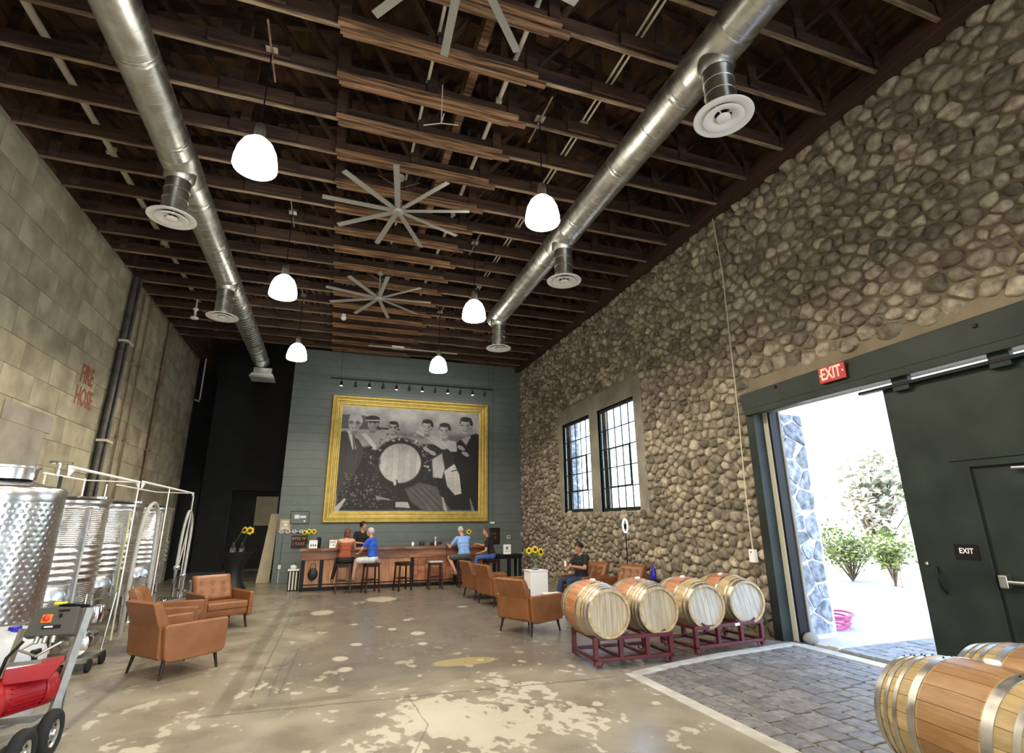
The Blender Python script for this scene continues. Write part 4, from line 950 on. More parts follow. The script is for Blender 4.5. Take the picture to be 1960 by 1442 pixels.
# ================================================================== ARMCHAIRS
def extr(prof, x0, x1, name, mt, par, bev=.02, seg=3, label=None):
    """side profile (y forward, z up) pushed across x"""
    return MB().prism(prof, x0, x1, axis='x').build(name, mt, par, bevel=bev, seg=seg, recalc=True, label=label)
def make_chair():
    t_ = thing('armchair', 'x', 'armchair')
    a = .345
    extr([(-.36, .24), (-.33, .20), (.33, .22), (.36, .26), (.36, .34), (-.36, .36)], -a+.005, a-.005, 'seat_base', 'leather', t_, .015)
    extr([(-.16, .345), (.375, .335), (.385, .36), (.385, .435), (.36, .455), (-.16, .44)], -a+.01, a-.01, 'seat_cushion', 'leather', t_, .03)
    extr([(-.40, .24), (-.37, .215), (-.335, .215), (-.335, .58), (-.42, .56)], -a+.003, a-.003, 'back_panel', 'leather', t_, .012)
    # tufted back cushion
    n_, k_ = 22, 12; vs = []; fs = []
    def yb(z): return -.235-.20*(z-.42)/.42
    but = [(-.2, .70), (0, .70), (.2, .70), (-.2, .57), (0, .57), (.2, .57)]
    for j in range(k_+1):
        z = .43+.43*j/k_
        for i in range(n_+1):
            x = -.325+.65*i/n_; e = min(1, min(i, n_-i)/2.2)*min(1, min(j, k_-j)/1.8); y = yb(z)+.055*e**.5
            for bx_, bz_ in but: y -= .030*math.exp(-((x-bx_)**2+(z-bz_)**2)/.0018)
            vs.append((x, y, z))
    nn = len(vs); vs += [(-.325, yb(.43)-.13, .43), (.325, yb(.43)-.13, .43), (.325, yb(.86)-.085, .845), (-.325, yb(.86)-.085, .845)]
    for j in range(k_):
        for i in range(n_): q = j*(n_+1)+i; fs.append((q, q+1, q+n_+2, q+n_+1))
    b_ = list(range(n_+1)); tp = [k_*(n_+1)+i for i in range(n_+1)]; lf = [j*(n_+1) for j in range(k_+1)]; rg = [j*(n_+1)+n_ for j in range(k_+1)]
    fs += [tuple(b_[::-1])+(nn, nn+1), tuple(tp)+(nn+2, nn+3), tuple(lf)+(nn+3, nn), tuple(rg[::-1])+(nn+1, nn+2), (nn, nn+3, nn+2, nn+1)]
    mb = MB(); mb.add(vs, fs, 0, True); o = mb.build('back_cushion', 'leather', t_, bevel=.012, recalc=True)
    bt = MB().ball((0, 0, 0), (.014, .008, .014), n=8, k=5).mesh('button', 'leather')
    for bx_, bz_ in but: obj('button', bt, o, loc=(bx_, yb(bz_)+.032, bz_))
    for s in (-1, 1):
        x0, x1 = (a, a+.075) if s > 0 else (-a-.075, -a)
        extr([(-.40, .58), (-.36, .25), (-.33, .20), (-.28, .18), (.30, .185), (.37, .20), (.395, .25), (.405, .57), (.39, .595), (-.36, .60)], x0, x1, 'armrest', 'leather', t_, .022)
    for s in (-1, 1):
        for yy in (-.31, .31):
            MB().tube([(s*.33, yy, .21), (s*(.36), yy*1.12, .0)], .024, 10, r1=.014).build('leg', 'darkwood', t_)
    return t_
C0 = make_chair(); GC = 'tan leather armchairs'
def chair(label, x, y, face_deg, first=False, rise=0):
    c_ = C0 if first else dup(C0); c_.location = (x, y, 0); c_.rotation_euler = (0, 0, math.radians(face_deg-90)); tag(c_, label, 'armchair', GC); return c_
chair('tan leather armchair nearest the camera on the left, seen from behind its corner', -1.70, 8.25, 42, True)
chair('tan leather armchair on the left, behind the nearest one and beside the tanks', -2.15, 9.75, 5)
chair('tan leather armchair on the left facing the camera, with button tufts', -1.72, 11.15, -58)
chair('tan leather armchair seen from behind, left of the barrels', 3.36, 8.92, 26)
chair('tan leather armchair, second from the barrels in the row near the bar', 3.78, 11.95, 12)
chair('tan leather armchair closest to the bar, right side group', 3.72, 13.15, 8)
chair('tan leather armchair with a man sitting in it, against the stone wall', 5.60, 11.35, 196)
chair('empty tan leather armchair against the stone wall, beside the seated man', 5.95, 10.35, 200)

# ================================================================== SIDE TABLES, FLOWERS, RING LIGHT
t_ = thing('cube_table', 'tall white cube table carrying sunflowers, between the armchairs', 'table', (4.35, 11.15, 0)); MB().bx(-.20, .20, -.20, .20, 0, .74).build('body', 'whitecard', t_, bevel=.008); MB().bx(-.21, .21, -.21, .21, .74, .76).build('top', 'whitecard', t_, bevel=.004)
t_ = thing('cube_table', 'low white cube table in front of the tall one', 'table', (4.25, 10.0, 0)); MB().bx(-.18, .18, -.18, .18, 0, .40).build('body', 'whitecard', t_, bevel=.008); MB().bx(-.19, .19, -.19, .19, .40, .42).build('top', 'whitecard', t_, bevel=.004)
def flowers(label, vlabel, loc, heads, vh=.18, vr=.06, group='sunflower bunches', neck=False):
    v = thing('glass_vase', vlabel, 'vase', loc)
    pr = [(0, .004), (vr*.9, .004), (vr, .02), (vr, vh*.5), (vr*.75, vh*.75), (vr*.8, vh), (vr*.74, vh), (vr*.68, vh*.74), (vr*.92, vh*.5), (vr*.92, .02), (0, .012)] if not neck else \
         [(0, .004), (vr, .004), (vr, vh*.45), (vr*.35, vh*.75), (vr*.35, vh), (vr*.3, vh), (vr*.3, vh*.74), (vr*.92, vh*.44), (vr*.92, .015), (0, .012)]
    MB().lathe(pr, 20).build('glass_body', 'glass', v); MB().lathe([(0, .016), (vr*.9, .016), (vr*.9, vh*.4), (0, vh*.4)], 16).build('water', 'glass', v)
    for i, (dx, dy, dz, yaw_, r) in enumerate(heads):
        f = thing('sunflower', label[i], 'flower', (loc[0]+dx, loc[1]+dy, loc[2]+dz), 0, group)
        MB().tube([(0, .02, 0), (-dx*.3, -dy*.3+.03, -.05), (-dx*.9, -dy*.9, -dz+vh*.9), (-dx, -dy, -dz+.02)], .006, 6).build('stem', 'leaf', f)
        hd = MB(); hd.T = Matrix.Rotation(yaw_, 4, 'Z') @ Matrix.Rotation(math.radians(80), 4, 'X')
        hd.lathe([(0, .02), (r*.35, .018), (r*.42, 0), (0, -.01)], 16); hd.build('flower_disc', 'darkwood', f)
        pe = MB(); pe.T = hd.T
        for k_ in range(18):
            a = 2*PI*k_/18; c, s = math.cos(a), math.sin(a); L2 = r*(1.0+.12*((k_ % 3)-1)); w = r*.17; z_ = -.006 if k_ % 2 else .004
            pe.add([(r*.35*c, r*.35*s, z_), ((r*.68)*c-w*s, (r*.68)*s+w*c, z_+.010), (L2*c, L2*s, z_-.006), ((r*.68)*c+w*s, (r*.68)*s-w*c, z_+.010)], [(0, 1, 2, 3)])
        pe.build('petals', 'petal', f)
        lf = MB()
        for s in (-1, 1): lf.add([(0, .03, -.05), (s*.05, .02, -.02), (s*.11, .02, -.06), (s*.05, .03, -.09)], [(0, 1, 2, 3)])
        lf.build('leaf', 'leaf', f)
flowers(['left yellow sunflower on the tall white cube table', 'middle yellow sunflower on the tall white cube table', 'right yellow sunflower on the tall white cube table'], 'small glass vase of sunflowers on the tall white cube table',
        (4.32, 11.12, .76), [(-.14, -.02, .40, -.5, .075), (.0, -.03, .42, 0, .085), (.12, -.06, .37, .3, .09)], .14, .07)
t_ = thing('ring_light', 'lit white ring lamp on a black stand before the stone wall', 'lamp', (6.42, 10.80, 0))
MB().tube([(0, 0, .55), (0, 0, 1.52)], .012, 8).build('pole', 'black', t_)
rg = MB(); rg.T = Matrix.Translation((0, 0, 1.66)) @ Matrix.Rotation(math.radians(30), 4, 'Z') @ Matrix.Scale(1, 4)
rg.tube([(.105*math.cos(a*PI/14), .0, .145*math.sin(a*PI/14)) for a in range(28)], .018, 8, closed=True); rg.build('ring', 'ring', t_)
MB().box((0, -.01, 1.64), (.05, .02, .10)).build('phone_clamp', 'black', t_)
for a in (0, 2.1, 4.2): MB().tube([(0, 0, .6), (.20*math.cos(a), .20*math.sin(a), .01)], .010, 6).build('leg', 'black', t_)
t_ = thing('round_side_table', 'small black round table by the empty armchair', 'table', (6.15, 9.55, 0))
MB().lathe([(0, .60), (.28, .60), (.29, .61), (.29, .625), (0, .63)], 28).build('table_top', 'black', t_); MB().tube([(0, 0, 0.02), (0, 0, .6)], .02).build('post', 'black', t_); MB().lathe([(0, 0), (.2, 0), (.19, .015), (0, .02)], 24).build('foot', 'black', t_)
t_ = thing('blue_bottle', 'dark blue glass bottle standing behind the second barrel', 'bottle', (6.22, 9.50, .63))
MB().lathe([(0, 0), (.05, 0), (.055, .02), (.055, .16), (.02, .23), (.018, .29), (0, .29)], 16).build('body', 'blueglass', t_)
# ================================================================== BAR
bar = thing('bar_counter', 'long redwood bar counter with black posts before the grey wall', 'bar', (0, 16.0, 0))
MB().bx(-.58, 4.72, .06, .70, .0, 1.02).build('carcass', 'darkwood', bar)
MB().bx(-.60, 4.74, .02, .08, 0, .10).build('kick_board', 'black', bar)
px_ = [-.60, -.30, .36, 1.10, 1.76, 2.36, 3.0, 3.62, 4.2, 4.72]
for i in range(len(px_)-1):
    n_ = max(1, round((px_[i+1]-px_[i])/.22)); w_ = (px_[i+1]-px_[i])/n_
    for k_ in range(n_): MB().bx(px_[i]+k_*w_+.003, px_[i]+(k_+1)*w_-.003, .03, .06, .10, .80).build('front_board', 'barpanel' if i < 5 else 'barwood', bar)
for x in (-.60, -.12, 2.36, 3.62, 4.64): MB().bx(x, x+.10, .0, .07, 0, .84).build('post', 'black', bar)
for i, x in enumerate((-.62, .30, 1.3, 2.3, 3.4)): MB().bx(x+.002, (.30, 1.3, 2.3, 3.4, 4.76)[i]-.002, -.02, .04, .80, 1.03).build('apron_board', 'barwood', bar, bevel=.006)
mb = MB(); rnd = random.Random(2); fe = [(-.68+5.5*k_/30, -.17+.025*math.sin(k_*1.3)+.012*rnd.uniform(-1, 1)) for k_ in range(31)]
mb.prism([(4.82, .76), (-.68, .76)]+fe, 1.03, 1.105); mb.build('bar_top', 'bartop', bar, bevel=.008)
MB().bx(-.60, 4.74, -.16, -.13, .16, .19).build('foot_rail', 'black', bar)
def stool_parts(white=False):
    t_ = thing('bar_stool', 'x', 'stool')
    MB().bx(-.19, .19, -.16, .16, .695, .735).build('seat', 'stoolwood' if not white else 'plasticw', t_, bevel=.012)
    for sx in (-1, 1):
        for sy in (-1, 1): MB().beam((sx*.155, sy*.125, .70), (sx*.185, sy*.155, 0), .038, .038).build('leg', 'stoolwood', t_)
        MB().bx(sx*.175-.012, sx*.175+.012, -.14, .14, .22, .25).build('rung', 'stoolwood', t_)
        MB().bx(-.16, .16, sx*.142-.012, sx*.142+.012, .30, .33).build('rung', 'stoolwood', t_)
        MB().bx(-.15, .15, sx*.13-.012, sx*.13+.012, .64, .69).build('seat_rail', 'stoolwood', t_)
    return t_
S0 = stool_parts(); S1 = stool_parts(True); GS = 'wooden stools along the bar'
for k_, (x, y, rz_, lb) in enumerate(((.50, 15.22, 0, 'dark wooden bar stool under the woman in the rust coloured top'), (1.20, 15.15, .3, 'dark wooden bar stool under the man in the royal blue shirt'),
        (2.05, 15.25, .35, 'empty dark wooden bar stool beside the man in the royal blue shirt'), (3.80, 15.30, 0, 'dark wooden bar stool under the man in the light blue shirt'), (4.55, 15.25, .2, 'dark wooden bar stool under the woman in jeans'))):
    o = S0 if k_ == 0 else dup(S0); o.location = (x, y, 0); o.rotation_euler = (0, 0, rz_); tag(o, lb, 'stool', GS)
S1.location = (2.93, 15.2, 0); tag(S1, 'empty bar stool with a pale seat in front of the middle of the bar', 'stool', GS)
# things on the bar
def card(label, x, y, z, w, h, marks, rz_=0):
    t_ = thing('menu_card', label, 'card', (x, y, z), rz_)
    MB().bx(-w/2, w/2, -.004, .004, 0, h).build('sheet', 'whitecard', t_); MB().bx(-w/2, w/2, -.03, .03, 0, .006).build('foot', 'whitecard', t_)
    mk_ = MB()
    for a, b2, c, d in marks: mk_.bx(a, b2, -.0055, -.0045, c, d)
    mk_.build('printed_marks', 'panel', t_)
card('white card with three dark bottle prints at the left end of the bar', -.34, 16.2, 1.105, .22, .21, [(-.07+i*.06, -.04+i*.06, .04, .10) for i in range(3)])
card('white card with small prints, second from the left end of the bar', .20, 16.2, 1.105, .22, .21, [(-.08+i*.05, -.06+i*.05, .13, .17) for i in range(3)]+[(-.01, .02, .05, .08)])
card('white menu card standing between the two customers at the right of the bar', 3.98, 16.25, 1.105, .15, .24, [(-.04, .04, .12, .18), (-.05, .05, .06, .07)], .3)
card('white sign card on the black table right of the bar', 5.22, 15.75, .83, .24, .28, [(-.03, .03, .14, .21), (-.07, .07, .07, .08)])
t_ = thing('tip_card', 'small white diamond shaped card standing on the bar', 'card', (2.43, 16.2, 1.105)); MB().prism([(0, 0), (.05, .06), (0, .13), (-.05, .06)], -.004, .004, axis='y').build('sheet', 'whitecard', t_); MB().box((0, 0, .004), (.05, .06, .008)).build('foot', 'whitecard', t_)
flowers(['left yellow sunflower of the bunch at the left end of the bar', 'middle sunflower of the bunch at the left end of the bar', 'right sunflower of the bunch at the left end of the bar'], 'tall clear vase of sunflowers at the left end of the bar',
        (-.48, 16.35, 1.105), [(-.12, -.03, .42, -.4, .07), (.0, -.04, .45, 0, .075), (.13, -.03, .44, .3, .075)], .26, .055, 'sunflowers on the bar')
flowers(['yellow sunflower at the right end of the bar, beside the dark haired woman'], 'small glass vase behind the customers at the right end of the bar', (4.15, 16.4, 1.105), [(.02, -.06, .38, -.2, .085)], .16, .05)
t_ = thing('black_jar', 'small round black jar behind the left white card on the bar', 'jar', (-.20, 16.45, 1.105)); MB().lathe([(0, 0), (.05, 0), (.06, .05), (.06, .24), (.04, .28), (0, .29)], 14).build('body', 'black', t_)
jar = MB().lathe([(0, 0), (.03, 0), (.034, .02), (.034, .075), (.02, .095), (.02, .11), (0, .11)], 12).mesh('jar', 'darkwood')
gl = MB().lathe([(0, 0), (.035, 0), (.035, .004), (.004, .008), (.004, .08), (.03, .11), (.038, .15), (.032, .19), (.030, .19), (.035, .15), (.028, .115), (0, .09)], 14).mesh('wine_glass', 'glass')
for i, x in enumerate((2.66, 2.76, 2.98, 3.06, 3.20, 3.28)):
    o = obj('jar', jar, loc=(x, 16.25+.03*(i % 2), 1.105)); tag(o, ('leftmost', 'second from left', 'third from left', 'fourth from left', 'fifth from left', 'rightmost')[i]+' of the six small dark jars on the bar', 'jar', 'six dark jars on the bar')
for i, x in enumerate((2.70, 2.80, 3.12)):
    o = obj('wine_glass', gl, loc=(x, 16.42, 1.105)); tag(o, ('leftmost', 'middle', 'rightmost')[i]+' of the three empty wine glasses standing behind the dark jars', 'glass', 'glasses behind the dark jars')
t_ = thing('soap_pump', 'slim white bottle among the dark jars on the bar', 'bottle', (3.10, 16.2, 1.105)); MB().lathe([(0, 0), (.022, 0), (.022, .10), (.008, .13), (.008, .20), (.022, .20), (.022, .25), (0, .25)], 12).build('body', 'white', t_)
o = tag(MB().lathe([(0, 0), (.07, 0), (.085, .012), (0, .008)], 18).build('plate', 'whitecard', loc=(3.24, 16.12, 1.105)), 'small white plate in front of the dark jars', 'plate')
t_ = thing('black_bag', 'black handbag hanging from the bar front near its left end', 'bag', (-.28, 15.93, .30))
mb = MB(); mb.ball((0, 0, .14), (.13, .06, .16)); mb.build('body', 'blackcloth', t_); MB().tube([(-.08, 0, .22), (-.05, .03, .42), (.05, .03, .42), (.08, 0, .22)], .008, 6).build('strap', 'blackcloth', t_)
# table right of the bar
t_ = thing('console_table', 'black wooden table right of the bar, against the grey wall', 'table', (5.27, 15.9, 0))
MB().bx(-.42, .42, -.28, .28, .78, .825).build('table_top', 'black', t_, bevel=.004); MB().bx(-.38, .38, -.25, .25, .70, .78).build('apron', 'black', t_)
for sx in (-1, 1):
    for sy in (-1, 1): MB().bx(sx*.34-.035, sx*.34+.035, sy*.21-.035, sy*.21+.035, 0, .72).build('leg', 'black', t_)
MB().bx(-.06, .04, -.24, -.18, 0, .72).build('leg', 'black', t_)
# bin at the left end of the bar
t_ = thing('waste_bin', 'slim bin with striped front and white lid left of the bar', 'bin', (-.78, 16.35, 0))
MB().bx(-.13, .13, -.13, .13, 0, .52).build('body', 'black', t_, bevel=.01); MB().bx(-.15, .15, -.15, .15, .52, .56).build('lid', 'white', t_, bevel=.006)
for i in range(3): MB().bx(-.10+i*.08, -.06+i*.08, -.14, -.13, .03, .50).build('stripe', 'pipewhite', t_)
o = MB(); o.ball((0, 0, .05), (.09, .07, .06)); tag(o.build('paper_bundle', 'whitecard', loc=(-.80, 16.35, .56)), 'crumpled white paper lying on the striped bin', 'paper')
# things on the grey wall
def frame(name, label, x, z, w, h, fm_, inner, marks, cat='picture'):
    t_ = thing(name, label, cat, (x, YB-.02, z)); wf = .025
    for a, b2, c, d in ((-w/2, w/2, h/2-wf, h/2), (-w/2, w/2, -h/2, -h/2+wf), (-w/2, -w/2+wf, -h/2+wf, h/2-wf), (w/2-wf, w/2, -h/2+wf, h/2-wf)): MB().bx(a, b2, -.025, 0, c, d).build('frame', fm_, t_)
    MB().bx(-w/2+wf, w/2-wf, -.012, 0, -h/2+wf, h/2-wf).build('print', inner, t_)
    if marks:
        mk_ = MB()
        for a, b2, c, d, *_ in marks: mk_.bx(a, b2, -.015, -.012, c, d)
        mk_.build('printed_shapes', marks[0][4], t_)
frame('small_picture', 'small pale brown framed print at the left edge of the grey wall', -1.27, 1.74, .34, .34, 'barpanel', 'plywood', [(-.10, .10, .07, .10, 'whitecard'), (-.10, .10, -.12, -.09), (-.04, .06, -.04, .04)])
frame('small_picture', 'small grey green picture above the chain of rings on the grey wall', -.86, 1.96, .56, .40, 'panel', 'greywall', [(-.16, -.02, -.04, .08, 'whitecard'), (-.0, .18, -.02, .05), (.12, .17, -.14, -.09)])
t_ = thing('wooden_sign', 'dark wooden sign with raised tan letters left of the bar flowers', 'sign', (-.80, YB-.02, 1.22)); MB().bx(-.24, .24, -.03, 0, -.19, .19).build('board', 'darkwood', t_, bevel=.004)
text('BYO W', 'letter_row', .12, 'barpanel', t_, (-.02, -.032, .09), (PI/2, 0, 0), .002); text('I TAKE', 'letter_row', .12, 'barpanel', t_, (-.02, -.032, -.07), (PI/2, 0, 0), .002)
t_ = thing('ring_garland', 'string of small white rings hung across the grey wall left of the bar', 'garland', (-1.0, YB-.05, 1.53))
for i, (x, r) in enumerate(((-.36, .05), (-.17, .055), (.02, .05), (.22, .045))): MB().tube([(x+r*math.cos(a*PI/8), 0, r*math.sin(a*PI/8)) for a in range(16)], .012, 6, closed=True).build('ring', 'white', t_)
MB().tube([(-.45, 0, .01), (-.3, 0, -.01), (0, 0, 0), (.3, 0, -.01), (.42, 0, .02)], .008, 6).build('cord', 'white', t_)
MB().box((.12, .01, -.02), (.10, .02, .05)).build('dark_bead', 'panel', t_)
t_ = thing('wall_outlet', 'white outlet with its cable low on the grey wall, left of the bar', 'outlet', (-1.31, YB-.02, .48)); MB().bx(-.04, .04, -.06, 0, -.06, .06).build('box', 'white', t_, bevel=.004)
MB().tube([(0, -.02, .05), (.005, -.02, .9)], .007, 6).build('cable', 'panel', t_); MB().tube([(0, -.02, -.05), (-.01, -.02, -.46)], .01, 6).build('conduit', 'white', t_)
t_ = thing('thermostat', 'small cream thermostat on the grey wall near the stone corner', 'thermostat', (6.16, YB-.02, 1.25)); MB().bx(-.065, .065, -.03, 0, -.065, .065).build('case', 'pipewhite', t_, bevel=.006); MB().box((0, -.032, .015), (.07, .004, .04)).build('display', 'panel', t_)
frame('small_picture', 'dark framed picture on the grey wall behind the dark haired woman', 5.62, 1.30, .42, .55, 'black', 'darkwood', [(-.08, .08, .05, .10, 'panel'), (.02, .08, -.12, -.02)])
t_ = thing('wall_conduit', 'thin pale conduit running down the grey wall right of the gold frame', 'conduit', (5.55, YB-.03, 1.75)); MB().tube([(0, 0, 0), (0, 0, 5.8)], .011, 6).build('tube', 'greywall', t_); MB().box((0, -.02, 0), (.16, .05, .07)).build('socket_box', 'white', t_)
# ---- corridor: cloth covered high table, vases with sunflowers, leaning board
t_ = thing('cocktail_table', 'high round table under a black stretch cloth in the dark corridor mouth', 'table', (-2.38, 17.1, 0))
MB().lathe([(.40, 1.0), (.42, .985), (.415, .97), (.34, .86), (.24, .62), (.20, .45), (.24, .22), (.34, .06), (.37, .0)], 40).build('stretch_cloth', 'blackcloth', t_); MB().lathe([(0, 1.003), (.40, 1.003), (.42, .99)], 40).build('top_cloth', 'blackcloth', t_)
flowers(['left sunflower over the black clothed table'], 'left clear bottle vase on the black clothed table', (-2.46, 17.0, 1.004), [(.24, -.02, .60, -.6, .10)], .26, .075, 'sunflowers over the clothed table', True)
flowers(['right sunflower over the black clothed table, a full yellow ring'], 'right clear bottle vase on the black clothed table', (-2.26, 17.15, 1.004), [(.16, -.02, .58, .1, .12)], .26, .065, 'sunflowers over the clothed table', True)
tag(MB().add([(-1.98, 18.9, 0), (-1.60, 18.95, 0), (-1.56, 19.2, 2.08), (-1.78, 19.15, 2.08), (-1.98, 18.93, 0), (-1.60, 18.98, 0), (-1.56, 19.23, 2.08), (-1.78, 19.18, 2.08)], [(0, 1, 2, 3), (7, 6, 5, 4), (0, 4, 5, 1), (1, 5, 6, 2), (2, 6, 7, 3), (3, 7, 4, 0)]).build('plywood_sheet', 'plywood'), 'pale plywood sheet leaning by the left edge of the grey wall', 'board')
# ---- stone wall fittings and signs
t_ = thing('exit_sign', 'red exit sign on the timber lintel over the open door', 'sign', (XR-.16, 5.16, 3.74)); MB().bx(-.03, 0, -.205, .205, -.115, .115).build('case', 'signred', t_, bevel=.008)
text('EXIT', 'letters', .235, 'signcream', t_, (-.033, .01, 0), (PI/2, 0, -PI/2), .002, sx=.66)
for s in (-1, 1): MB().bx(-.033, -.031, s*.175-.012, s*.175+.012, -.012, .012).build('arrow_mark', 'signcream', t_)
t_ = thing('exit_sign', 'small black exit sign with white letters on the green sliding door', 'sign', (XR-.022, 4.075, 1.40)); MB().bx(-.006, 0, -.12, .12, -.08, .08).build('plate', 'black', t_)
text('EXIT', 'letters', .078, 'whitecard', t_, (-.007, 0, .01), (PI/2, 0, -PI/2), .0012, sx=.9)
t_ = thing('call_box', 'small white box on the stone wall left of the door frame', 'box', (XR-.13, 7.15, 1.20)); MB().bx(-.03, .04, -.06, .06, -.10, .10).build('case', 'white', t_, bevel=.006); MB().box((-.032, 0, .06), (.004, .03, .02)).build('button', 'panel', t_)
t_ = thing('wall_cable', 'thin pale cable running down the stone wall left of the big door', 'cable', (0, 0, 0)); MB().tube([(XR-.12, 7.10, 7.4), (XR-.11, 7.04, 6.2), (XR-.12, 7.05, 5.2), (XR-.11, 7.09, 3.6), (XR-.12, 7.15, 2.2), (XR-.12, 7.15, 1.30)], .011, 6).build('cable', 'pipewhite', t_)
MB().tube([(XR-.12, 7.15, 1.10), (XR-.12, 7.17, .3)], .011, 6).build('cable', 'piperust', t_)

# ================================================================== TANKS
def tank(label, x, y, r, zt, tube='hose'):
    t_ = thing('steel_tank', label, 'tank', (x, y, 0), 0, 'ribbed stainless tanks')
    pr = [(r-.02, .62), (r, .64)]; z = .66
    while z < .98: pr += [(r, z), (r+.012, z+.009), (r, z+.018)]; z += .026
    z = 1.02
    for _ in range(5): pr += [(r, z), (r+.022, z+.02), (r+.022, z+.045), (r, z+.065)]; z += .088
    z = 1.48
    while z < zt-.10: pr += [(r, z), (r+.010, z+.009), (r, z+.018)]; z += .026
    pr += [(r, zt-.06), (r+.008, zt-.05), (r+.008, zt-.01), (r-.01, zt)]
    MB().lathe(pr, 64).build('shell', 'stain', t_)
    MB().lathe([(r, zt), (r*.97, zt+.015), (r*.55, zt+.07), (.16, zt+.10), (.16, zt+.13), (0, zt+.14)], 48).build('top_cone', 'stain', t_)
    MB().lathe([(r-.02, .63), (r*.6, .50), (.08, .40), (0, .40)], 40).build('bottom_cone', 'stain', t_)
    MB().lathe([(r+.002, zt-.05), (r+.03, zt-.04), (r+.03, zt-.005), (r, zt)], 48).build('rim', 'stain', t_)
    for a in (35, 125, 215, 305):
        c, s = math.cos(math.radians(a)), math.sin(math.radians(a)); MB().tube([((r-.05)*c, (r-.05)*s, .7), ((r-.02)*c, (r-.02)*s, .02)], .035, 8).build('leg', 'stain', t_); MB().lathe([(0, 0), (.06, 0), (.05, .02), (0, .03)], 12).build('foot_pad', 'stain', t_, loc=((r-.02)*c, (r-.02)*s, 0))
    a = math.radians(-32); c, s = math.cos(a), math.sin(a)
    MB().tube([((r+.05)*c, (r+.05)*s, .55), ((r+.05)*c, (r+.05)*s, zt-.12)], .014, 8).build('sight_tube', tube, t_)
    MB().bx(-.03, .03, -.03, .03, .5, zt-.1).build('gauge_rail', 'stain', t_, loc=((r+.01)*c, (r+.01)*s, 0))
    d = MB(); d.T = Matrix.Rotation(math.radians(-52), 4, 'Z') @ Matrix.Translation((r*.96, 0, .80)) @ Matrix.Rotation(PI/2, 4, 'Y')
    d.lathe([(.17, -.03), (.17, .05), (.15, .06), (0, .075)], 28); d.build('manway_door', 'stain', t_)
    d2 = MB(); d2.T = d.T; d2.tube([(0, -.11, .10), (0, .11, .10)], .014, 8); d2.tube([(0, 0, .06), (0, 0, .12)], .02, 8); d2.build('door_handle', 'chrome', t_)
    v = MB(); v.tube([((r*.5)*c, (r*.5)*s, .50), ((r+.10)*c, (r+.10)*s, .42)], .025, 8); v.lathe([(0, -.05), (.05, -.05), (.05, .05), (0, .05)], 14, c=((r+.12)*c, (r+.12)*s, .42)); v.build('valve', 'chrome', t_)
    MB().tube([((r+.12)*c, (r+.12)*s, .47), ((r+.12)*c+.10, (r+.12)*s-.05, .50)], .010, 6).build('valve_lever', 'chrome', t_)
    return t_
tank('ribbed stainless tank directly right of the dimpled tank', -3.80, 9.45, .68, 2.10)
tank('ribbed stainless tank, second right of the dimpled tank, with a yellow sight tube', -3.80, 11.05, .68, 2.10, 'hoseyel')
tank('ribbed stainless tank farthest along the left wall', -3.80, 12.95, .68, 2.10)
# dimpled tank
t_ = thing('dimpled_tank', 'large stainless tank with a dimpled jacket at the left edge of the photo', 'tank', (-3.80, 7.86, 0)); r = .72
NA, NZ = 300, 96; vs = []; z0, z1 = .74, 2.02
for j in range(NZ+1):
    z = z0+(z1-z0)*j/NZ
    for i in range(NA):
        a = 2*PI*i/NA; row_ = z/.058; k_ = round(row_); ua = a*r/.095+(.5 if k_ % 2 else 0); du = (ua-round(ua))*.095; dz = (row_-k_)*.058
        q = math.exp(-(du*du+dz*dz)/.00013); rr = r-.009*q
        vs.append((rr*math.cos(a), rr*math.sin(a), z))
MB().add(vs, [(j*NA+i, j*NA+(i+1) % NA, (j+1)*NA+(i+1) % NA, (j+1)*NA+i) for j in range(NZ) for i in range(NA)], 0, True).build('dimple_jacket', 'stain', t_)
MB().lathe([(r, 2.02), (r+.002, 2.03), (r+.002, 2.16), (r-.02, 2.19), (r-.08, 2.20)], 64).build('top_band', 'stain', t_)
MB().lathe([(r-.06, 2.195), (r*.6, 2.26), (.35, 2.28), (0, 2.28)], 48).build('top_cone', 'stain', t_)
MB().lathe([(0, 2.28), (.30, 2.28), (.31, 2.40), (.33, 2.41), (.33, 2.43), (0, 2.45)], 36).build('lid', 'stain', t_, loc=(.15, -.1, 0))
h = MB()
for a in range(3): h.tube([(.15+.46, .05, 2.50), (.15+.46+.13*math.cos(a*2.1), .05+.13*math.sin(a*2.1), 2.50)], .014, 6)
h.tube([(.61, .05, 2.22), (.61, .05, 2.50)], .02, 8); h.build('lid_clamp', 'chrome', t_)
MB().box((.60, .05, 2.27), (.10, .10, .14)).build('clamp_block', 'chrome', t_)
MB().lathe([(r, .74), (r-.01, .70), (r*.55, .52), (.1, .44), (0, .44)], 48).build('bottom_cone', 'stain', t_)
for a in (20, 110, 200, 290): c, s = math.cos(math.radians(a)), math.sin(math.radians(a)); MB().tube([((r-.08)*c, (r-.08)*s, .74), ((r-.04)*c, (r-.04)*s, .02)], .04, 8).build('leg', 'stain', t_)
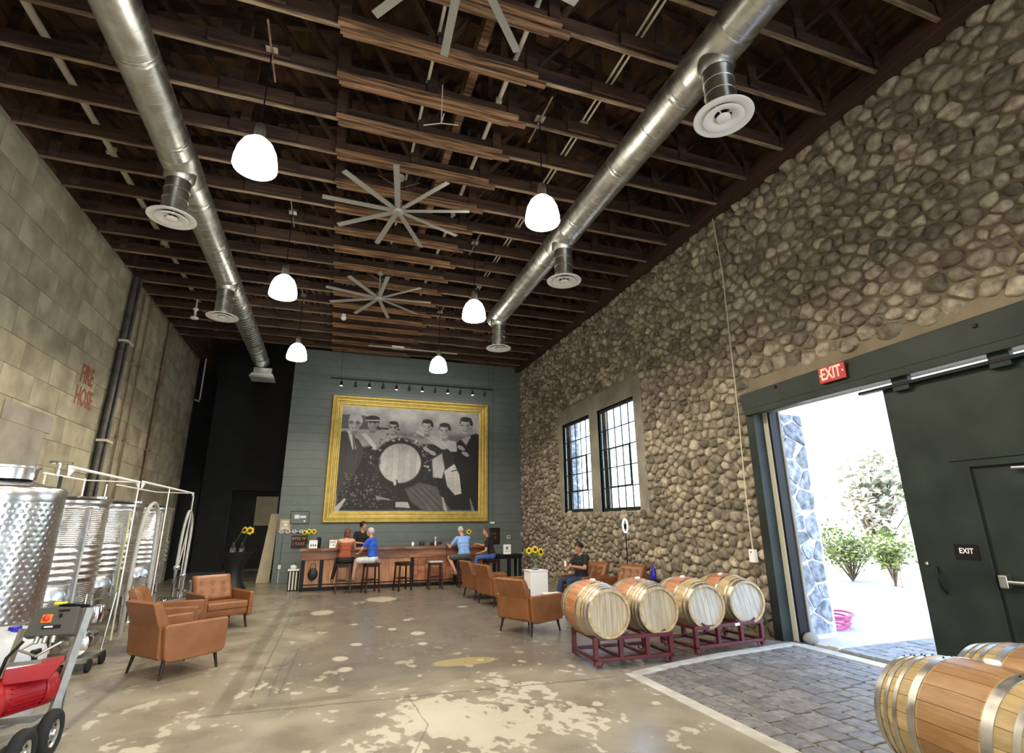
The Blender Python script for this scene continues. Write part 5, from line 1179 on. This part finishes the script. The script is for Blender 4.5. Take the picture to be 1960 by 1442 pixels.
# pipe racks with hoses above the tanks
def piperack(label, y0, y1, z, legs):
    t_ = thing('pipe_rack', label, 'rack', (-3.02, 0, 0))
    MB().tube([(0, y0, z), (0, y1, z)], .019, 8).build('rail', 'white', t_)
    MB().tube([(-.75, y0+1.2, z+.02), (-.75, y1, z+.02)], .013, 8).build('rail', 'white', t_)
    for y, x in legs: MB().tube([(x, y, z), (x, y, .05)], .012, 8).build('upright', 'white', t_)
    for y in (y0, y1): MB().prism([(y-.02, z+.02), (y+.02, z+.02), (y+(.16 if y == y0 else -.16), z-.0), (y, z-.12)], -.008, .008, axis='x').build('gusset', 'white', t_); (MB().tube([(0, y, z), (-.75, y, z+.02)], .010, 8).build('cross_bar', 'white', t_) if y == y1 else None)
piperack('white pipe rack rising over the nearer tanks', 7.75, 10.30, 2.44, ((9.0, -.75), (9.6, -.5), (10.3, 0)))
piperack('white pipe rack rising over the farther tanks', 10.45, 14.1, 2.46, ((11.2, -.75), (12.1, 0), (14.1, 0)))
def hose(label, pts, r, mt='hose'):
    P = [Vector(p) for p in pts]; out = []
    for i in range(len(P)-1):
        a, b2, c, d = P[max(i-1, 0)], P[i], P[i+1], P[min(i+2, len(P)-1)]
        for k_ in range(6): u = k_/6; out.append(.5*((2*b2)+(c-a)*u+(2*a-5*b2+4*c-d)*u*u+(3*b2-a-3*c+d)*u**3))
    out.append(P[-1]); return tag(MB().tube(out, r, 10).build('hose', mt), label, 'hose')
hose('thick grey hose looped over in front of the third tank', [(-2.98, 10.55, .06), (-2.98, 10.6, 1.2), (-2.98, 10.75, 1.9), (-2.98, 11.15, 2.13), (-2.98, 11.5, 1.9), (-2.96, 11.55, 1.1), (-2.94, 11.6, .06)], .034)
hose('grey hose looped at the far end of the tank row', [(-2.98, 13.4, .7), (-2.98, 13.5, 1.6), (-2.98, 13.8, 2.05), (-2.98, 14.2, 1.8), (-2.96, 14.1, 1.0), (-2.9, 13.8, .3), (-2.8, 13.5, .05)], .03)
hose('thin pale hose crossing down from the far pipe rack', [(-2.99, 14.0, 2.4), (-2.98, 13.9, 1.7), (-2.97, 13.6, 1.1), (-2.95, 13.2, .6)], .018)
# manifold and small gear among the tank feet
t_ = thing('pump_manifold', 'cluster of chrome valves and pipes at the far tank feet', 'pump', (-2.75, 13.0, 0))
for i, (a, b2) in enumerate((((-.2, -.3, .3), (.2, .3, .3)), ((-.2, .3, .45), (.2, -.1, .45)), ((0, 0, .02), (0, 0, .75)), ((-.15, .1, .02), (-.15, .1, .9)), ((.15, .2, .02), (.15, .2, .6)))): MB().tube([a, b2], .03, 8).build('pipe', 'chrome', t_)
for p in ((0, 0, .75), (-.15, .1, .9), (.15, .2, .6), (-.2, -.3, .3)):
    MB().lathe([(0, -.04), (.06, -.04), (.07, 0), (.06, .04), (0, .04)], 12, c=p).build('valve_body', 'chrome', t_)
t_ = thing('transfer_pump', 'small steel pump on wheels between the tanks and the armchairs', 'pump', (-2.88, 8.72, 0))
MB().box((0, 0, .14), (.40, .60, .04)).build('base', 'steel', t_)
m_ = MB(); m_.T = Matrix.Translation((0, .05, .32)) @ Matrix.Rotation(PI/2, 4, 'X'); m_.lathe([(0, -.2), (.11, -.2), (.13, -.17), (.13, .15), (.15, .16), (.15, .22), (.05, .26), (0, .26)], 20); m_.build('motor', 'chrome', t_)
MB().tube([(0, -.22, .32), (.02, -.34, .45), (.02, -.34, .62)], .035, 10).build('outlet', 'chrome', t_); MB().lathe([(0, 0), (.09, 0), (.11, .10), (.09, .2), (0, .22)], 16).build('control_head', 'chrome', t_, loc=(.05, .2, .52))
MB().tube([(-.15, .3, .15), (-.17, .42, .85), (.17, .42, .85), (.15, .3, .15)], .015, 8).build('handle', 'steel', t_)
for sx in (-1, 1):
    for sy in (-.22, .22): w_ = MB(); w_.T = Matrix.Translation((sx*.2, sy, .075)) @ Matrix.Rotation(PI/2, 4, 'Y'); w_.lathe([(0, -.02), (.075, -.02), (.075, .02), (0, .02)], 18); w_.build('wheel', 'rubber', t_)
t_ = thing('white_tub', 'white plastic tub with a dark slot at the left edge, under the dimpled tank', 'tub', (-2.86, 6.75, 0))
MB().lathe([(.0, .0), (.30, .0), (.34, .04), (.36, .55), (.30, .72), (.18, .80), (0, .82)], 36).build('body', 'plasticw', t_); MB().bx(.25, .345, -.16, -.02, .50, .62).build('slot', 'black', t_, bevel=.02)
MB().lathe([(0, 0), (.05, 0), (.05, .05), (0, .055)], 16).build('blue_cap', 'blueglass', t_, loc=(.12, -.1, .78), label='blue cap')
# ---- pump cart, near left
t_ = thing('pump_cart', 'wheeled pump cart with red motor and grey control panel, lower left corner', 'pump', (-2.2, 5.45, 0))
def cb(x0, x1, y0, y1, z0, z1, nm, mt, bev=.0, lab=None): return MB().bx(x0+2.2, x1+2.2, y0-5.45, y1-5.45, z0, z1).build(nm, mt, t_, bevel=bev, label=lab)
def cp(p): return (p[0]+2.2, p[1]-5.45, p[2])
for x in (-2.50, -2.06): cb(x-.025, x+.025, 4.95, 5.95, .20, .25, 'frame_rail', 'steel', .004)
for y in (5.0, 5.45, 5.9): cb(-2.5, -2.06, y-.025, y+.025, .20, .25, 'cross_rail', 'steel', .004)
for x, y in ((-1.95, 5.64), (-1.95, 5.20), (-2.60, 5.64), (-2.60, 5.20)):
    w_ = MB(); w_.T = Matrix.Translation(cp((x, y, .171))) @ Matrix.Rotation(PI/2, 4, 'Y')
    w_.lathe([(.095, -.035), (.13, -.045), (.155, -.04), (.170, -.018), (.170, .018), (.155, .04), (.13, .045), (.095, .035)], 36); tw = w_.build('wheel', 'rubber', t_)
    hb = MB(); hb.T = w_.T; hb.lathe([(0, -.04), (.03, -.04), (.035, -.02), (.085, -.015), (.100, -.03), (.100, .03), (.085, .015), (.035, .02), (.03, .045), (0, .045)], 28); hb.build('rim', 'steel', tw)
    for a in range(5): q = MB(); q.T = w_.T; q.ball((.06*math.cos(a*1.257), .06*math.sin(a*1.257), .019), .010, n=8, k=4); q.build('lug', 'black', tw)
for y in (5.64, 5.20): MB().tube([cp((-2.6, y, .171)), cp((-1.95, y, .171))], .014, 8).build('axle', 'steel', t_)
MB().beam(cp((-2.00, 5.74, .22)), cp((-1.92, 5.86, 1.06)), .035, .065).build('handle_post', 'hoop', t_); MB().beam(cp((-2.42, 5.74, .22)), cp((-2.36, 5.86, .92)), .03, .04).build('handle_post', 'steel', t_)
MB().beam(cp((-2.00, 5.95, .24)), cp((-1.97, 5.84, .70)), .012, .05).build('gusset', 'steel', t_)
MB().tube([cp((-1.92, 5.86, 1.07)), cp((-2.15, 5.90, 1.09))], .016, 8).build('grip', 'black', t_); MB().tube([cp((-2.10, 5.90, 1.095)), cp((-2.19, 5.90, 1.10))], .017, 8).build('yellow_grip', 'yellow', t_, label='yellow grip')
# control box: sloping face toward the camera
pb = MB(); fr = [(-.17, 0), (.17, 0), (.15, .22), (-.15, .22)]
pb.T = Matrix.Translation(cp((-2.10, 5.66, .885))) @ Matrix.Rotation(math.radians(-22), 4, 'X'); pb.prism(fr, -.0, .09, axis='y'); cbx = pb.build('control_box', 'panel', t_, bevel=.006, recalc=True)
def onp(nm, mt, x, z, w, h, d=.012, lab=None): q = MB(); q.T = pb.T; q.bx(x-w/2, x+w/2, -d, 0, z-h/2, z+h/2); return q.build(nm, mt, cbx, bevel=.002, label=lab)
onp('switch_plate', 'orange', -.05, .13, .07, .065, lab='orange plate'); k2 = MB(); k2.T = pb.T; k2.ball((-.05, -.02, .13), (.024, .018, .024)); k2.build('stop_knob', 'redknob', cbx, label='red stop knob')
onp('label_strip', 'black', .0, .065, .13, .028, .006); onp('label_print', 'whitecard', -.02, .065, .06, .012, .008); onp('selector', 'black', .04, .15, .018, .03, .02); onp('display', 'black', .05, .19, .08, .018, .004)
for i in range(3): q = MB(); q.T = pb.T; q.lathe([(0, -.05), (.018, -.05), (.02, 0), (0, 0)], 12, c=(-.08+i*.055, .03, .0)); q.build('cable_gland', 'steel', cbx)
MB().tube([cp((-2.18, 5.64, .84)), cp((-2.24, 5.58, .80)), cp((-2.10, 5.52, .76)), cp((-1.98, 5.60, .84))], .011, 8).build('cable', 'steel', t_)
MB().tube([cp((-2.24, 5.62, .86)), cp((-2.31, 5.58, .75)), cp((-2.34, 5.56, .55))], .012, 8).build('cable', 'black', t_)
MB().lathe([(0, 0), (.05, 0), (.06, .17), (.052, .17), (.045, .01), (0, .01)], 20).build('holder_cup', 'plasticw', t_, loc=cp((-2.02, 5.80, .88)))
# motor with terminal box and volute
m_ = MB(); m_.T = Matrix.Translation(cp((-2.19, 5.52, .50))) @ Matrix.Rotation(math.radians(-32), 4, 'Z') @ Matrix.Rotation(PI/2, 4, 'X')
m_.lathe([(0, -.20), (.09, -.20), (.12, -.18), (.12, .12), (.10, .15), (0, .15)], 32); mo = m_.build('motor', 'red', t_)
for a in range(22):
    q = MB(); q.T = m_.T @ Matrix.Rotation(2*PI*a/22, 4, 'Z'); q.bx(.118, .138, -.003, .003, -.14, .10); q.build('cooling_fin', 'red', mo)
q = MB(); q.T = m_.T; q.lathe([(.0, -.26), (.11, -.26), (.135, -.24), (.138, -.16), (.13, -.15)], 32); q.build('fan_cowl', 'red', mo)
q = MB(); q.T = Matrix.Translation(cp((-2.11, 5.50, .66))) @ Matrix.Rotation(math.radians(20), 4, 'Z'); q.prism([(-.15, -.06), (.13, -.06), (.20, .07), (-.15, .05)], -.10, .10, axis='y'); q.build('terminal_box', 'red', t_, bevel=.01, recalc=True)
q = MB(); q.T = Matrix.Translation(cp((-2.11, 5.50, .66))) @ Matrix.Rotation(math.radians(20), 4, 'Z'); q.bx(-.14, .12, -.09, .09, .045, .062); q.build('box_lid', 'steel', t_, bevel=.004)
m2 = MB(); m2.T = Matrix.Translation(cp((-2.29, 5.36, .485))) @ Matrix.Rotation(math.radians(-32), 4, 'Z') @ Matrix.Rotation(PI/2, 4, 'X')
m2.lathe([(0, -.05), (.10, -.05), (.16, -.03), (.17, .02), (.15, .05), (.05, .06), (0, .06)], 32); m2.build('gearbox', 'red', t_)
MB().prism([(-.07, -.16), (.06, -.16), (.07, .05), (.03, .13), (-.04, .13), (-.08, .05)], -.03, .0, axis='y').build('mount_plate', 'plasticw', t_, bevel=.008, loc=cp((-2.31, 5.24, .39)), recalc=True)
MB().bx(-.14, .0, -.10, .10, -.08, .10).build('hopper', 'red', t_, bevel=.02, loc=cp((-2.44, 5.15, .50)))
MB().bx(-.005, .01, -.06, .06, -.05, .06).build('blue_plate', 'blueglass', t_, loc=cp((-2.42, 5.12, .52)), label='blue plate')
MB().tube([cp((-2.45, 5.2, .36)), cp((-2.45, 5.0, .34))], .05, 14).build('inlet_pipe', 'chrome', t_)

# ================================================================== OUTSIDE
def shrub(label, x, y, n, hgt, spread, seed, mt='foliage', leafs=1.0, grp='young shrubs outside the door', z0=0, name='shrub'):
    rnd = random.Random(seed); t_ = thing(name, label, 'tree' if name == 'tree' else 'shrub', (x, y, z0), 0, grp)
    st_ = MB(); lf = MB()
    for s in range(n):
        a = rnd.uniform(0, 2*PI); q = rnd.uniform(.1, 1)*spread; top = Vector((q*math.cos(a), q*math.sin(a), hgt*rnd.uniform(.6, 1)))
        mid = Vector((top.x*.35+rnd.uniform(-.1, .1)*spread, top.y*.35, top.z*.5)); st_.tube([(0, 0, 0), tuple(mid), tuple(top)], .018*leafs, 6, r1=.006)
        for k_ in range(int(42)):
            u = rnd.uniform(.35, 1.05); p = mid.lerp(top, (u-.35)/.65)+Vector((rnd.gauss(0, .13), rnd.gauss(0, .13), rnd.gauss(0, .11)))*spread*1.0
            L2 = rnd.uniform(.05, .10)*leafs; d = Vector((rnd.gauss(0, 1), rnd.gauss(0, 1), rnd.gauss(0, .5))).normalized(); w = d.cross(Vector((rnd.gauss(0, 1), rnd.gauss(0, 1), 1))).normalized()
            lf.add([tuple(p-d*L2), tuple(p+w*L2*.5), tuple(p+d*L2), tuple(p-w*L2*.5)], [(0, 1, 2, 3)])
    st_.build('stem', 'bark', t_); o = lf.build('foliage', mt, t_); return t_
shrub('green shrub outside the door, next to the stone pier', 14.9, 12.3, 34, 1.55, 1.25, 1)
shrub('green shrub outside the door, in the middle of the opening', 16.6, 12.3, 24, 1.45, .95, 2)
shrub('thin young shrub outside the door with pale stake, nearest the door leaf', 14.8, 10.95, 14, 1.35, .75, 3)
shrub('pale sunlit tree far behind the shrubs outside', 20, 15.2, 46, 4.6, 2.0, 4, 'treeleaf', 2.2, 'far trees', 0, 'tree')
shrub('second pale tree far behind, partly hidden by the door leaf', 26, 12.0, 40, 5.4, 2.2, 5, 'treeleaf', 2.2, 'far trees', 0, 'tree')
for k_, (x, y) in enumerate(((14.85, 10.80), (14.75, 10.98))): tag(MB().tube([(x, y, 0), (x+.05, y, .62)], .03, 8).build('tree_stake', 'pipewhite'), ('right', 'left')[k_]+' one of two pale stakes at the thin young shrub', 'stake', 'shrub stakes')
t_ = thing('garden_hose', 'coiled pink garden hose on the ground beyond the stone pier', 'hose', (8.15, 7.35, 0))
for i in range(5): MB().tube([((.34+.05*math.sin(i*2))*math.cos(a*PI/12)+.03*i, (.30)*math.sin(a*PI/12), .03+.045*i+.01*math.sin(a)) for a in range(24)], .018, 6, closed=True).build('coil', 'hose_pink', t_)
low = thing('picket_fence', 'low pale fence far behind the shrubs', 'fence', (0, 0, 0))
for i in range(16): MB().bx(18.6, 18.64, 12.4+i*.26, 12.5+i*.26, 0, .62).build('picket', 'grmortar', low)
MB().bx(18.64, 18.68, 12.3, 16.6, .45, .52).build('rail', 'grmortar', low); MB().bx(18.64, 18.68, 12.3, 16.6, .15, .22).build('rail', 'grmortar', low)
# ================================================================== PEOPLE
def capsule(mb, p0, p1, r0, r1, n=14):
    p0, p1 = Vector(p0), Vector(p1); d = (p1-p0); L_ = d.length; d = d.normalized() if L_ > 1e-6 else Vector((0, 0, 1))
    q = d.to_track_quat('Z', 'Y').to_matrix().to_4x4(); T0 = mb.T; mb.T = T0 @ Matrix.Translation(p0) @ q
    pr = [(r0*math.sin(a), -r0*math.cos(a)) for a in [k*PI/2/5 for k in range(6)]]+[(r1*math.cos(a), L_+r1*math.sin(a)) for a in [k*PI/2/5 for k in range(6)]]
    pr = [(max(r, 1e-4), z) for r, z in pr]; mb.lathe(pr, n, capb=True, capt=True); mb.T = T0
def person(label, loc, rz, J, wear, short=True, shorts=False, female=False, hair=None, group='people', hand_pose=None, sleeveless=False, hscale=1.0):
    """J: joints in metres, facing +y. wear: material names for skin, top, legs, shoes, hair"""
    mats = [wear['skin'], wear['top'], wear['legs'], wear['shoes']]
    mb = MB(); prim = []
    def cap(a, b2, r0, r1, tg): capsule(mb, a, b2, r0, r1); prim.append((Vector(a), Vector(b2), r0, r1, tg))
    def el(c, r, tg, R=None):
        T0 = mb.T
        if R is not None: mb.T = T0 @ Matrix.Translation(c) @ R @ Matrix.Translation(-Vector(c))
        mb.ball(c, r, n=18, k=12); mb.T = T0; prim.append((Vector(c), Vector(c)+Vector((0, 0, 1e-4)), min(r), min(r), tg))
    V3 = lambda k: Vector(J[k]); pel, wa, ch, nk, hd = V3('pelvis'), V3('waist'), V3('chest'), V3('neck'), V3('head')
    sl, sr, hl, hr = V3('shL'), V3('shR'), V3('hipL'), V3('hipR'); w = .9 if female else 1.0
    # trunk: rows of capsules across give an oval section
    lat = (sr-sl).normalized(); hlat = (hr-hl).normalized()
    cap(pel-hlat*.075, pel+hlat*.075, .115, .115, 2); cap(wa-hlat*.055*w, wa+hlat*.055*w, .112*w, .112*w, 1)
    cap((pel+wa)/2-hlat*.07, (pel+wa)/2+hlat*.07, .112, .112, 1)
    cap(ch-lat*.075*w, ch+lat*.075*w, .118*w, .118*w, 1); cap((wa+ch)/2-lat*.065*w, (wa+ch)/2+lat*.065*w, .115*w, .115*w, 1)
    cap(sl+lat*.02, sr-lat*.02, .062, .062, 0 if sleeveless else 1); cap(ch+(nk-ch)*.35-lat*.10*w, ch+(nk-ch)*.35+lat*.10*w, .09*w, .09*w, 1)
    cap(nk-(nk-ch).normalized()*.06, hd-(hd-nk)*.35, .055*w, .050*w, 0)
    # head
    fy, fp = J.get('face', (0, 0)); R = Matrix.Rotation(fy, 4, 'Z') @ Matrix.Rotation(fp, 4, 'X'); hs = hscale
    def hp(x, y, z): return hd+(R @ Vector((x*hs, y*hs, z*hs)))
    el(hd+(R @ Vector((0, -.008, .02))), (.074*hs, .092*hs, .098*hs), 0, R); el(hp(0, .018, -.045), (.056*hs, .068*hs, .066*hs), 0, R)
    cap(hp(0, .088, .012), hp(0, .106, -.018), .010, .014, 0); cap(hp(-.032, .068, .028), hp(.032, .068, .028), .014, .014, 0); cap(hp(0, .066, -.092), hp(0, .072, -.086), .016, .016, 0)
    for s in (-1, 1): cap(hp(s*.076, -.002, .014), hp(s*.074, .0, -.022), .012, .010, 0); cap(hp(s*.034, .06, -.022), hp(s*.036, .06, -.03), .022, .020, 0)
    for k_ in ('L', 'R'):
        s = -1 if k_ == 'L' else 1
        sh, eb, wr = V3('sh'+k_), V3('el'+k_), V3('wr'+k_); m_ = sh+(eb-sh)*.62
        if sleeveless: cap(sh, eb, .050*w, .039*w, 0)
        elif short: cap(sh, m_, .062*w, .056*w, 1); cap(m_, eb, .044*w, .038*w, 0)
        else: cap(sh, eb, .060*w, .048*w, 1)
        cap(eb, wr, .040*w, .026*w, 0 if (short or sleeveless) else 1)
        d = (wr-eb).normalized(); hdv = Vector(J['hand'+k_]).normalized() if 'hand'+k_ in J else d; side = hdv.cross(Vector((0, 0, 1)))
        side = side.normalized() if side.length > .1 else Vector((1, 0, 0)); dn = side.cross(hdv)
        if dn.z > 0: dn = -dn
        pc = wr+hdv*.055; cap(wr, pc-side*.018, .024, .020, 0); cap(wr, pc+side*.018, .024, .020, 0); cap(pc-side*.026, pc+side*.026, .016, .016, 0)
        for i, (o_, l_) in enumerate(((-.036, .062), (-.012, .074), (.012, .070), (.036, .055))):
            b0 = pc+side*o_*.95+hdv*.02; b1 = b0+hdv*l_*.5+dn*.010+side*o_*.15; b3 = b1+hdv*l_*.32+dn*.028
            cap(b0, b1, .0095, .009, 0); cap(b1, b3, .009, .0075, 0)
        t0 = wr+hdv*.02-side*s*.018; t1 = t0-side*s*.034+hdv*.030+dn*.008; cap(t0, t1, .013, .011, 0); cap(t1, t1+hdv*.028+dn*.008, .0105, .008, 0)
        hp_, kn, an, to = V3('hip'+k_), V3('kn'+k_), V3('an'+k_), V3('toe'+k_)
        if shorts:
            m2 = hp_+(kn-hp_)*.80; cap(hp_, m2, .098, .085, 2); cap(m2, kn, .066, .056, 0); cap(kn, kn+(an-kn)*.35, .056, .058, 0); cap(kn+(an-kn)*.35, an, .058, .036, 0)
        else: cap(hp_, kn, .096*w, .066*w, 2); cap(kn, kn+(an-kn)*.35, .064*w, .064*w, 2); cap(kn+(an-kn)*.35, an, .064*w, .046*w, 2)
        fd = (to-an); hl_ = an-Vector((fd.x, fd.y, 0)).normalized()*.04; hl_.z = an.z-.045
        cap(hl_, to, .040, .034, 3); cap(an, hl_+fd*.35, .040, .036, 3)
    tmp = mb.mesh('person', M['skin']); to_ = bpy.data.objects.new('tmp', tmp); COL.objects.link(to_)
    md = to_.modifiers.new('r', 'REMESH'); md.mode = 'VOXEL'; md.voxel_size = .0105; md.use_smooth_shade = True
    ms = to_.modifiers.new('s', 'SMOOTH'); ms.factor = .5; ms.iterations = 4
    bpy.context.view_layer.update()
    me = bpy.data.meshes.new_from_object(to_.evaluated_get(bpy.context.evaluated_depsgraph_get())); bpy.data.objects.remove(to_)
    me.name = 'body'; me.materials.clear()
    for x in mats: me.materials.append(M[x])
    n = len(me.polygons); C = np.zeros(n*3); me.polygons.foreach_get('center', C); C = C.reshape(-1, 3); best = np.full(n, 9.); ix = np.zeros(n, int)
    for a, b2, r0, r1, tg in prim:
        a, b2 = np.array(a), np.array(b2); d = b2-a; t_ = np.clip((C-a) @ d/max(1e-9, d @ d), 0, 1); ds = np.linalg.norm(C-a-t_[:, None]*d, axis=1)-(r0+(r1-r0)*t_)
        if tg == 0 and r0 > .07: ds -= .0
        w_ = ds < best; best[w_] = ds[w_]; ix[w_] = tg
    hm = np.linalg.norm(C-np.array(hd), axis=1) < .135; ix[hm & (C[:, 2] > nk.z)] = 0
    if sleeveless: ix[(C[:, 2] > sl.z-.035) & (ix == 1)] = 0
    me.polygons.foreach_set('material_index', ix.astype(np.int32)); me.polygons.foreach_set('use_smooth', [True]*n)
    p = thing('person', label, 'person', loc, rz, group); obj('body', me, p)
    e = MB(); e.T = Matrix.Translation(hd) @ R @ Matrix.Scale(hs, 4)
    for s in (-1, 1): e.ball((s*.030, .078, .012), (.011, .008, .006), n=8, k=6)
    e.build('eyes', 'black', p); e = MB(); e.T = Matrix.Translation(hd) @ R @ Matrix.Scale(hs, 4); e.ball((0, .080, -.052), (.022, .008, .005), n=10, k=6); e.build('mouth', 'mouth', p)
    # hair: a cap over the skull, open at the face
    if hair:
        kind, mt = hair; h = MB(); h.T = Matrix.Translation(hd) @ R @ Matrix.Scale(hs, 4); rnd = random.Random(len(label)); vs = []; fs = []; NA, NK = 26, 13
        for j in range(NK+1):
            ph = PI*.66*j/NK
            for i in range(NA):
                th = 2*PI*i/NA; front = max(0, math.sin(th)); phm = min(ph, (PI*.66)*(1-.52*front)-(.0 if kind != 'bald' else 0)); k = 1.0+.02*rnd.uniform(-1, 1)+(.10 if kind in ('curly', 'thick') else 0)
                vs.append((.080*k*math.sin(phm)*math.cos(th), -.012+.100*k*math.sin(phm)*math.sin(th)+(-.012 if kind == 'long' else 0), .024+.106*k*math.cos(phm)))
        if kind == 'long':
            for (cx_, q) in ((-.035, .0), (0, -.01), (.035, .0)): h.ball((cx_, -.075+q, -.13), (.045, .035, .19), n=12, k=8)
        if kind == 'bun': h.ball((0, -.105, .02), (.045, .04, .045), n=12, k=8)
        if kind == 'bob': h.ball((0, -.05, -.045), (.080, .055, .095), n=14, k=8)
        fs = [(j*NA+i, j*NA+(i+1) % NA, (j+1)*NA+(i+1) % NA, (j+1)*NA+i) for j in range(NK) for i in range(NA)]
        h.add(vs, fs, 0, True); h.build('hair', mt, p, recalc=True)
    return p
M['mouth'] = mat('lips', (.38, .12, .10), rough=.5)
M['skin2'] = mat('tanned_skin', (.46, .22, .13), (.52, .26, .16), rough=.5, scale=10)
M['rust'] = cloth('rust_cloth', (.26, .065, .028)); M['royal'] = cloth('royal_blue_cloth', (.025, .10, .52)); M['lightblue'] = cloth('light_blue_cloth', (.22, .38, .72))
M['whitecloth'] = cloth('white_cloth', (.62, .66, .66)); M['blackc'] = cloth('black_cloth', (.010, .011, .013)); M['jeans'] = cloth('blue_denim', (.05, .11, .30)); M['darkjeans'] = cloth('dark_denim', (.03, .05, .10))
M['greyc'] = cloth('grey_shorts_cloth', (.07, .07, .075)); M['sandal'] = mat('tan_shoe', (.28, .16, .09), rough=.6); M['hair_b'] = mat('black_hair', (.008, .006, .006), rough=.5, bump=.3, bscale=60, scale=20)
M['hair_r'] = mat('auburn_hair', (.13, .035, .018), (.18, .05, .03), rough=.5, bump=.3, bscale=60, scale=20); M['hair_g'] = mat('grey_hair', (.42, .38, .34), (.55, .50, .46), rough=.6, bump=.3, bscale=60, scale=20)
M['hair_d'] = mat('dark_brown_hair', (.035, .02, .014), (.06, .035, .022), rough=.5, bump=.3, bscale=60, scale=20)
def seat_pose(seat=.735, lean=.08, arm='bar', knee_out=.10, foot_z=.30, tx=0, kz=-.01, kl=None, kr=None, fl=None, fr=None, wl=None, wr=None, ll=None, lr=None, face=(0, 0), headoff=(0, .02), torso=1.0):
    pz = seat+.10; t_ = torso
    J = dict(pelvis=(0, 0, pz), waist=(tx*.4, lean*.35, pz+.17*t_), chest=(tx*.8, lean*.8, pz+.36*t_), neck=(tx, lean*1.15+.01, pz+.56*t_), head=(tx+headoff[0], lean*1.3+headoff[1]+.02, pz+.69*t_),
             shL=(-.185+tx, lean, pz+.485*t_), shR=(.185+tx, lean, pz+.485*t_), hipL=(-.09, .02, pz-.01), hipR=(.09, .02, pz-.01))
    J['knL'] = kl or (-.09-knee_out, .43, pz+kz); J['knR'] = kr or (.09+knee_out, .43, pz+kz)
    J['anL'] = fl or (J['knL'][0], .36, foot_z+.06); J['anR'] = fr or (J['knR'][0], .36, foot_z+.06)
    for k_ in 'LR': a = J['an'+k_]; J['toe'+k_] = (a[0]+(-.03 if k_ == 'L' else .03), a[1]+.17, a[2]-.045)
    J['elL'] = ll or (-.25+tx, lean+.16, pz+.26); J['elR'] = lr or (.25+tx, lean+.16, pz+.26)
    J['wrL'] = wl or (-.10+tx, lean+.40, 1.15); J['wrR'] = wr or (.10+tx, lean+.40, 1.15); J['face'] = face
    J['handL'] = (.3, 1, -.05); J['handR'] = (-.3, 1, -.05)
    return J
D = math.radians
person('auburn haired woman in a rust strappy top on a stool, back turned, at the bar', (.50, 15.20, 0), D(-4), seat_pose(lean=.10, kl=(-.20, .38, .82), fl=(-.30, .30, .33), headoff=(.03, .02), face=(D(-25), 0), torso=.97),
       dict(skin='skin', top='rust', legs='blackc', shoes='sandal'), sleeveless=True, female=True, hair=('bob', 'hair_r'))
person('grey haired man in royal blue shirt and white shorts, sideways on a bar stool', (1.22, 15.15, 0), D(62), seat_pose(lean=.06, knee_out=.03, kz=-.04, kl=(-.12, .42, .80), kr=(.10, .42, .78), fl=(-.16, .46, .37), fr=(.06, .52, .36), wl=(-.16, .34, .98), wr=(.05, .42, 1.10), face=(D(10), D(4))),
       dict(skin='skin', top='royal', legs='whitecloth', shoes='sandal'), shorts=True, hair=('short', 'hair_g'))
person('man in light blue shirt and grey shorts, back turned, right of the bar', (3.78, 15.28, 0), D(14), seat_pose(lean=.13, kl=(-.34, .30, .80), fl=(-.22, .12, .42), headoff=(-.02, .05), face=(D(8), D(-22)), wl=(-.30, .50, 1.15), ll=(-.33, .28, 1.08)),
       dict(skin='skin', top='lightblue', legs='greyc', shoes='sandal'), shorts=True, hair=('short', 'hair_g'))
person('long haired woman in black top and blue jeans at the bar', (4.58, 15.22, 0), D(70), seat_pose(lean=.10, knee_out=.0, kz=-.06, kl=(-.12, .42, .79), kr=(.08, .42, .76), fl=(-.12, .50, .38), fr=(.06, .46, .36), wl=(-.06, .36, .90), wr=(.22, .44, 1.15), ll=(-.25, .16, .98), face=(D(0), D(-6)), torso=.96),
       dict(skin='skin', top='blackc', legs='jeans', shoes='blackc'), female=True, hair=('long', 'hair_d'))
person('man in black polo and dark jeans in an armchair by the stone wall, looking down', (5.52, 11.33, 0), D(106), seat_pose(seat=.40, lean=-.02, knee_out=.02, kz=.0, kl=(-.12, .46, .50), kr=(.12, .50, .50), fl=(-.12, .52, .09), fr=(.12, .58, .09), ll=(-.24, .10, .76), lr=(.24, .12, .76), wl=(-.10, .34, .80), wr=(.06, .32, .76), headoff=(0, .04), face=(0, D(-20))),
       dict(skin='skin2', top='blackc', legs='darkjeans', shoes='blackc'), hair=('thick', 'hair_b'))
t_ = thing('phone', 'pale phone held in the hands of the man in the armchair', 'phone', (5.09, 11.23, .845), D(106)); MB().bx(-.035, .035, -.004, .004, -.05, .07).build('case', 'white', t_, bevel=.003)
person('barman in a black polo shirt with dark curly hair, standing behind the bar', (1.00, 17.05, 0), D(-158),
       dict(pelvis=(0, 0, .98), waist=(0, .0, 1.14), chest=(0, .02, 1.34), neck=(0, .05, 1.55), head=(0, .08, 1.69), shL=(-.19, .02, 1.47), shR=(.19, .02, 1.47), hipL=(-.09, 0, .95), hipR=(.09, 0, .95), knL=(-.10, .03, .50), knR=(.10, .02, .50),
            anL=(-.10, -.02, .085), anR=(.11, -.02, .085), toeL=(-.12, .15, .04), toeR=(.13, .15, .04), elL=(-.28, .08, 1.21), elR=(.27, .10, 1.21), wrL=(-.18, .32, 1.19), wrR=(.12, .34, 1.19), handL=(.3, 1, -.1), handR=(-.3, 1, -.1), face=(D(35), D(-3))),
       dict(skin='skin', top='blackc', legs='blackc', shoes='blackc'), hair=('curly', 'hair_b'))
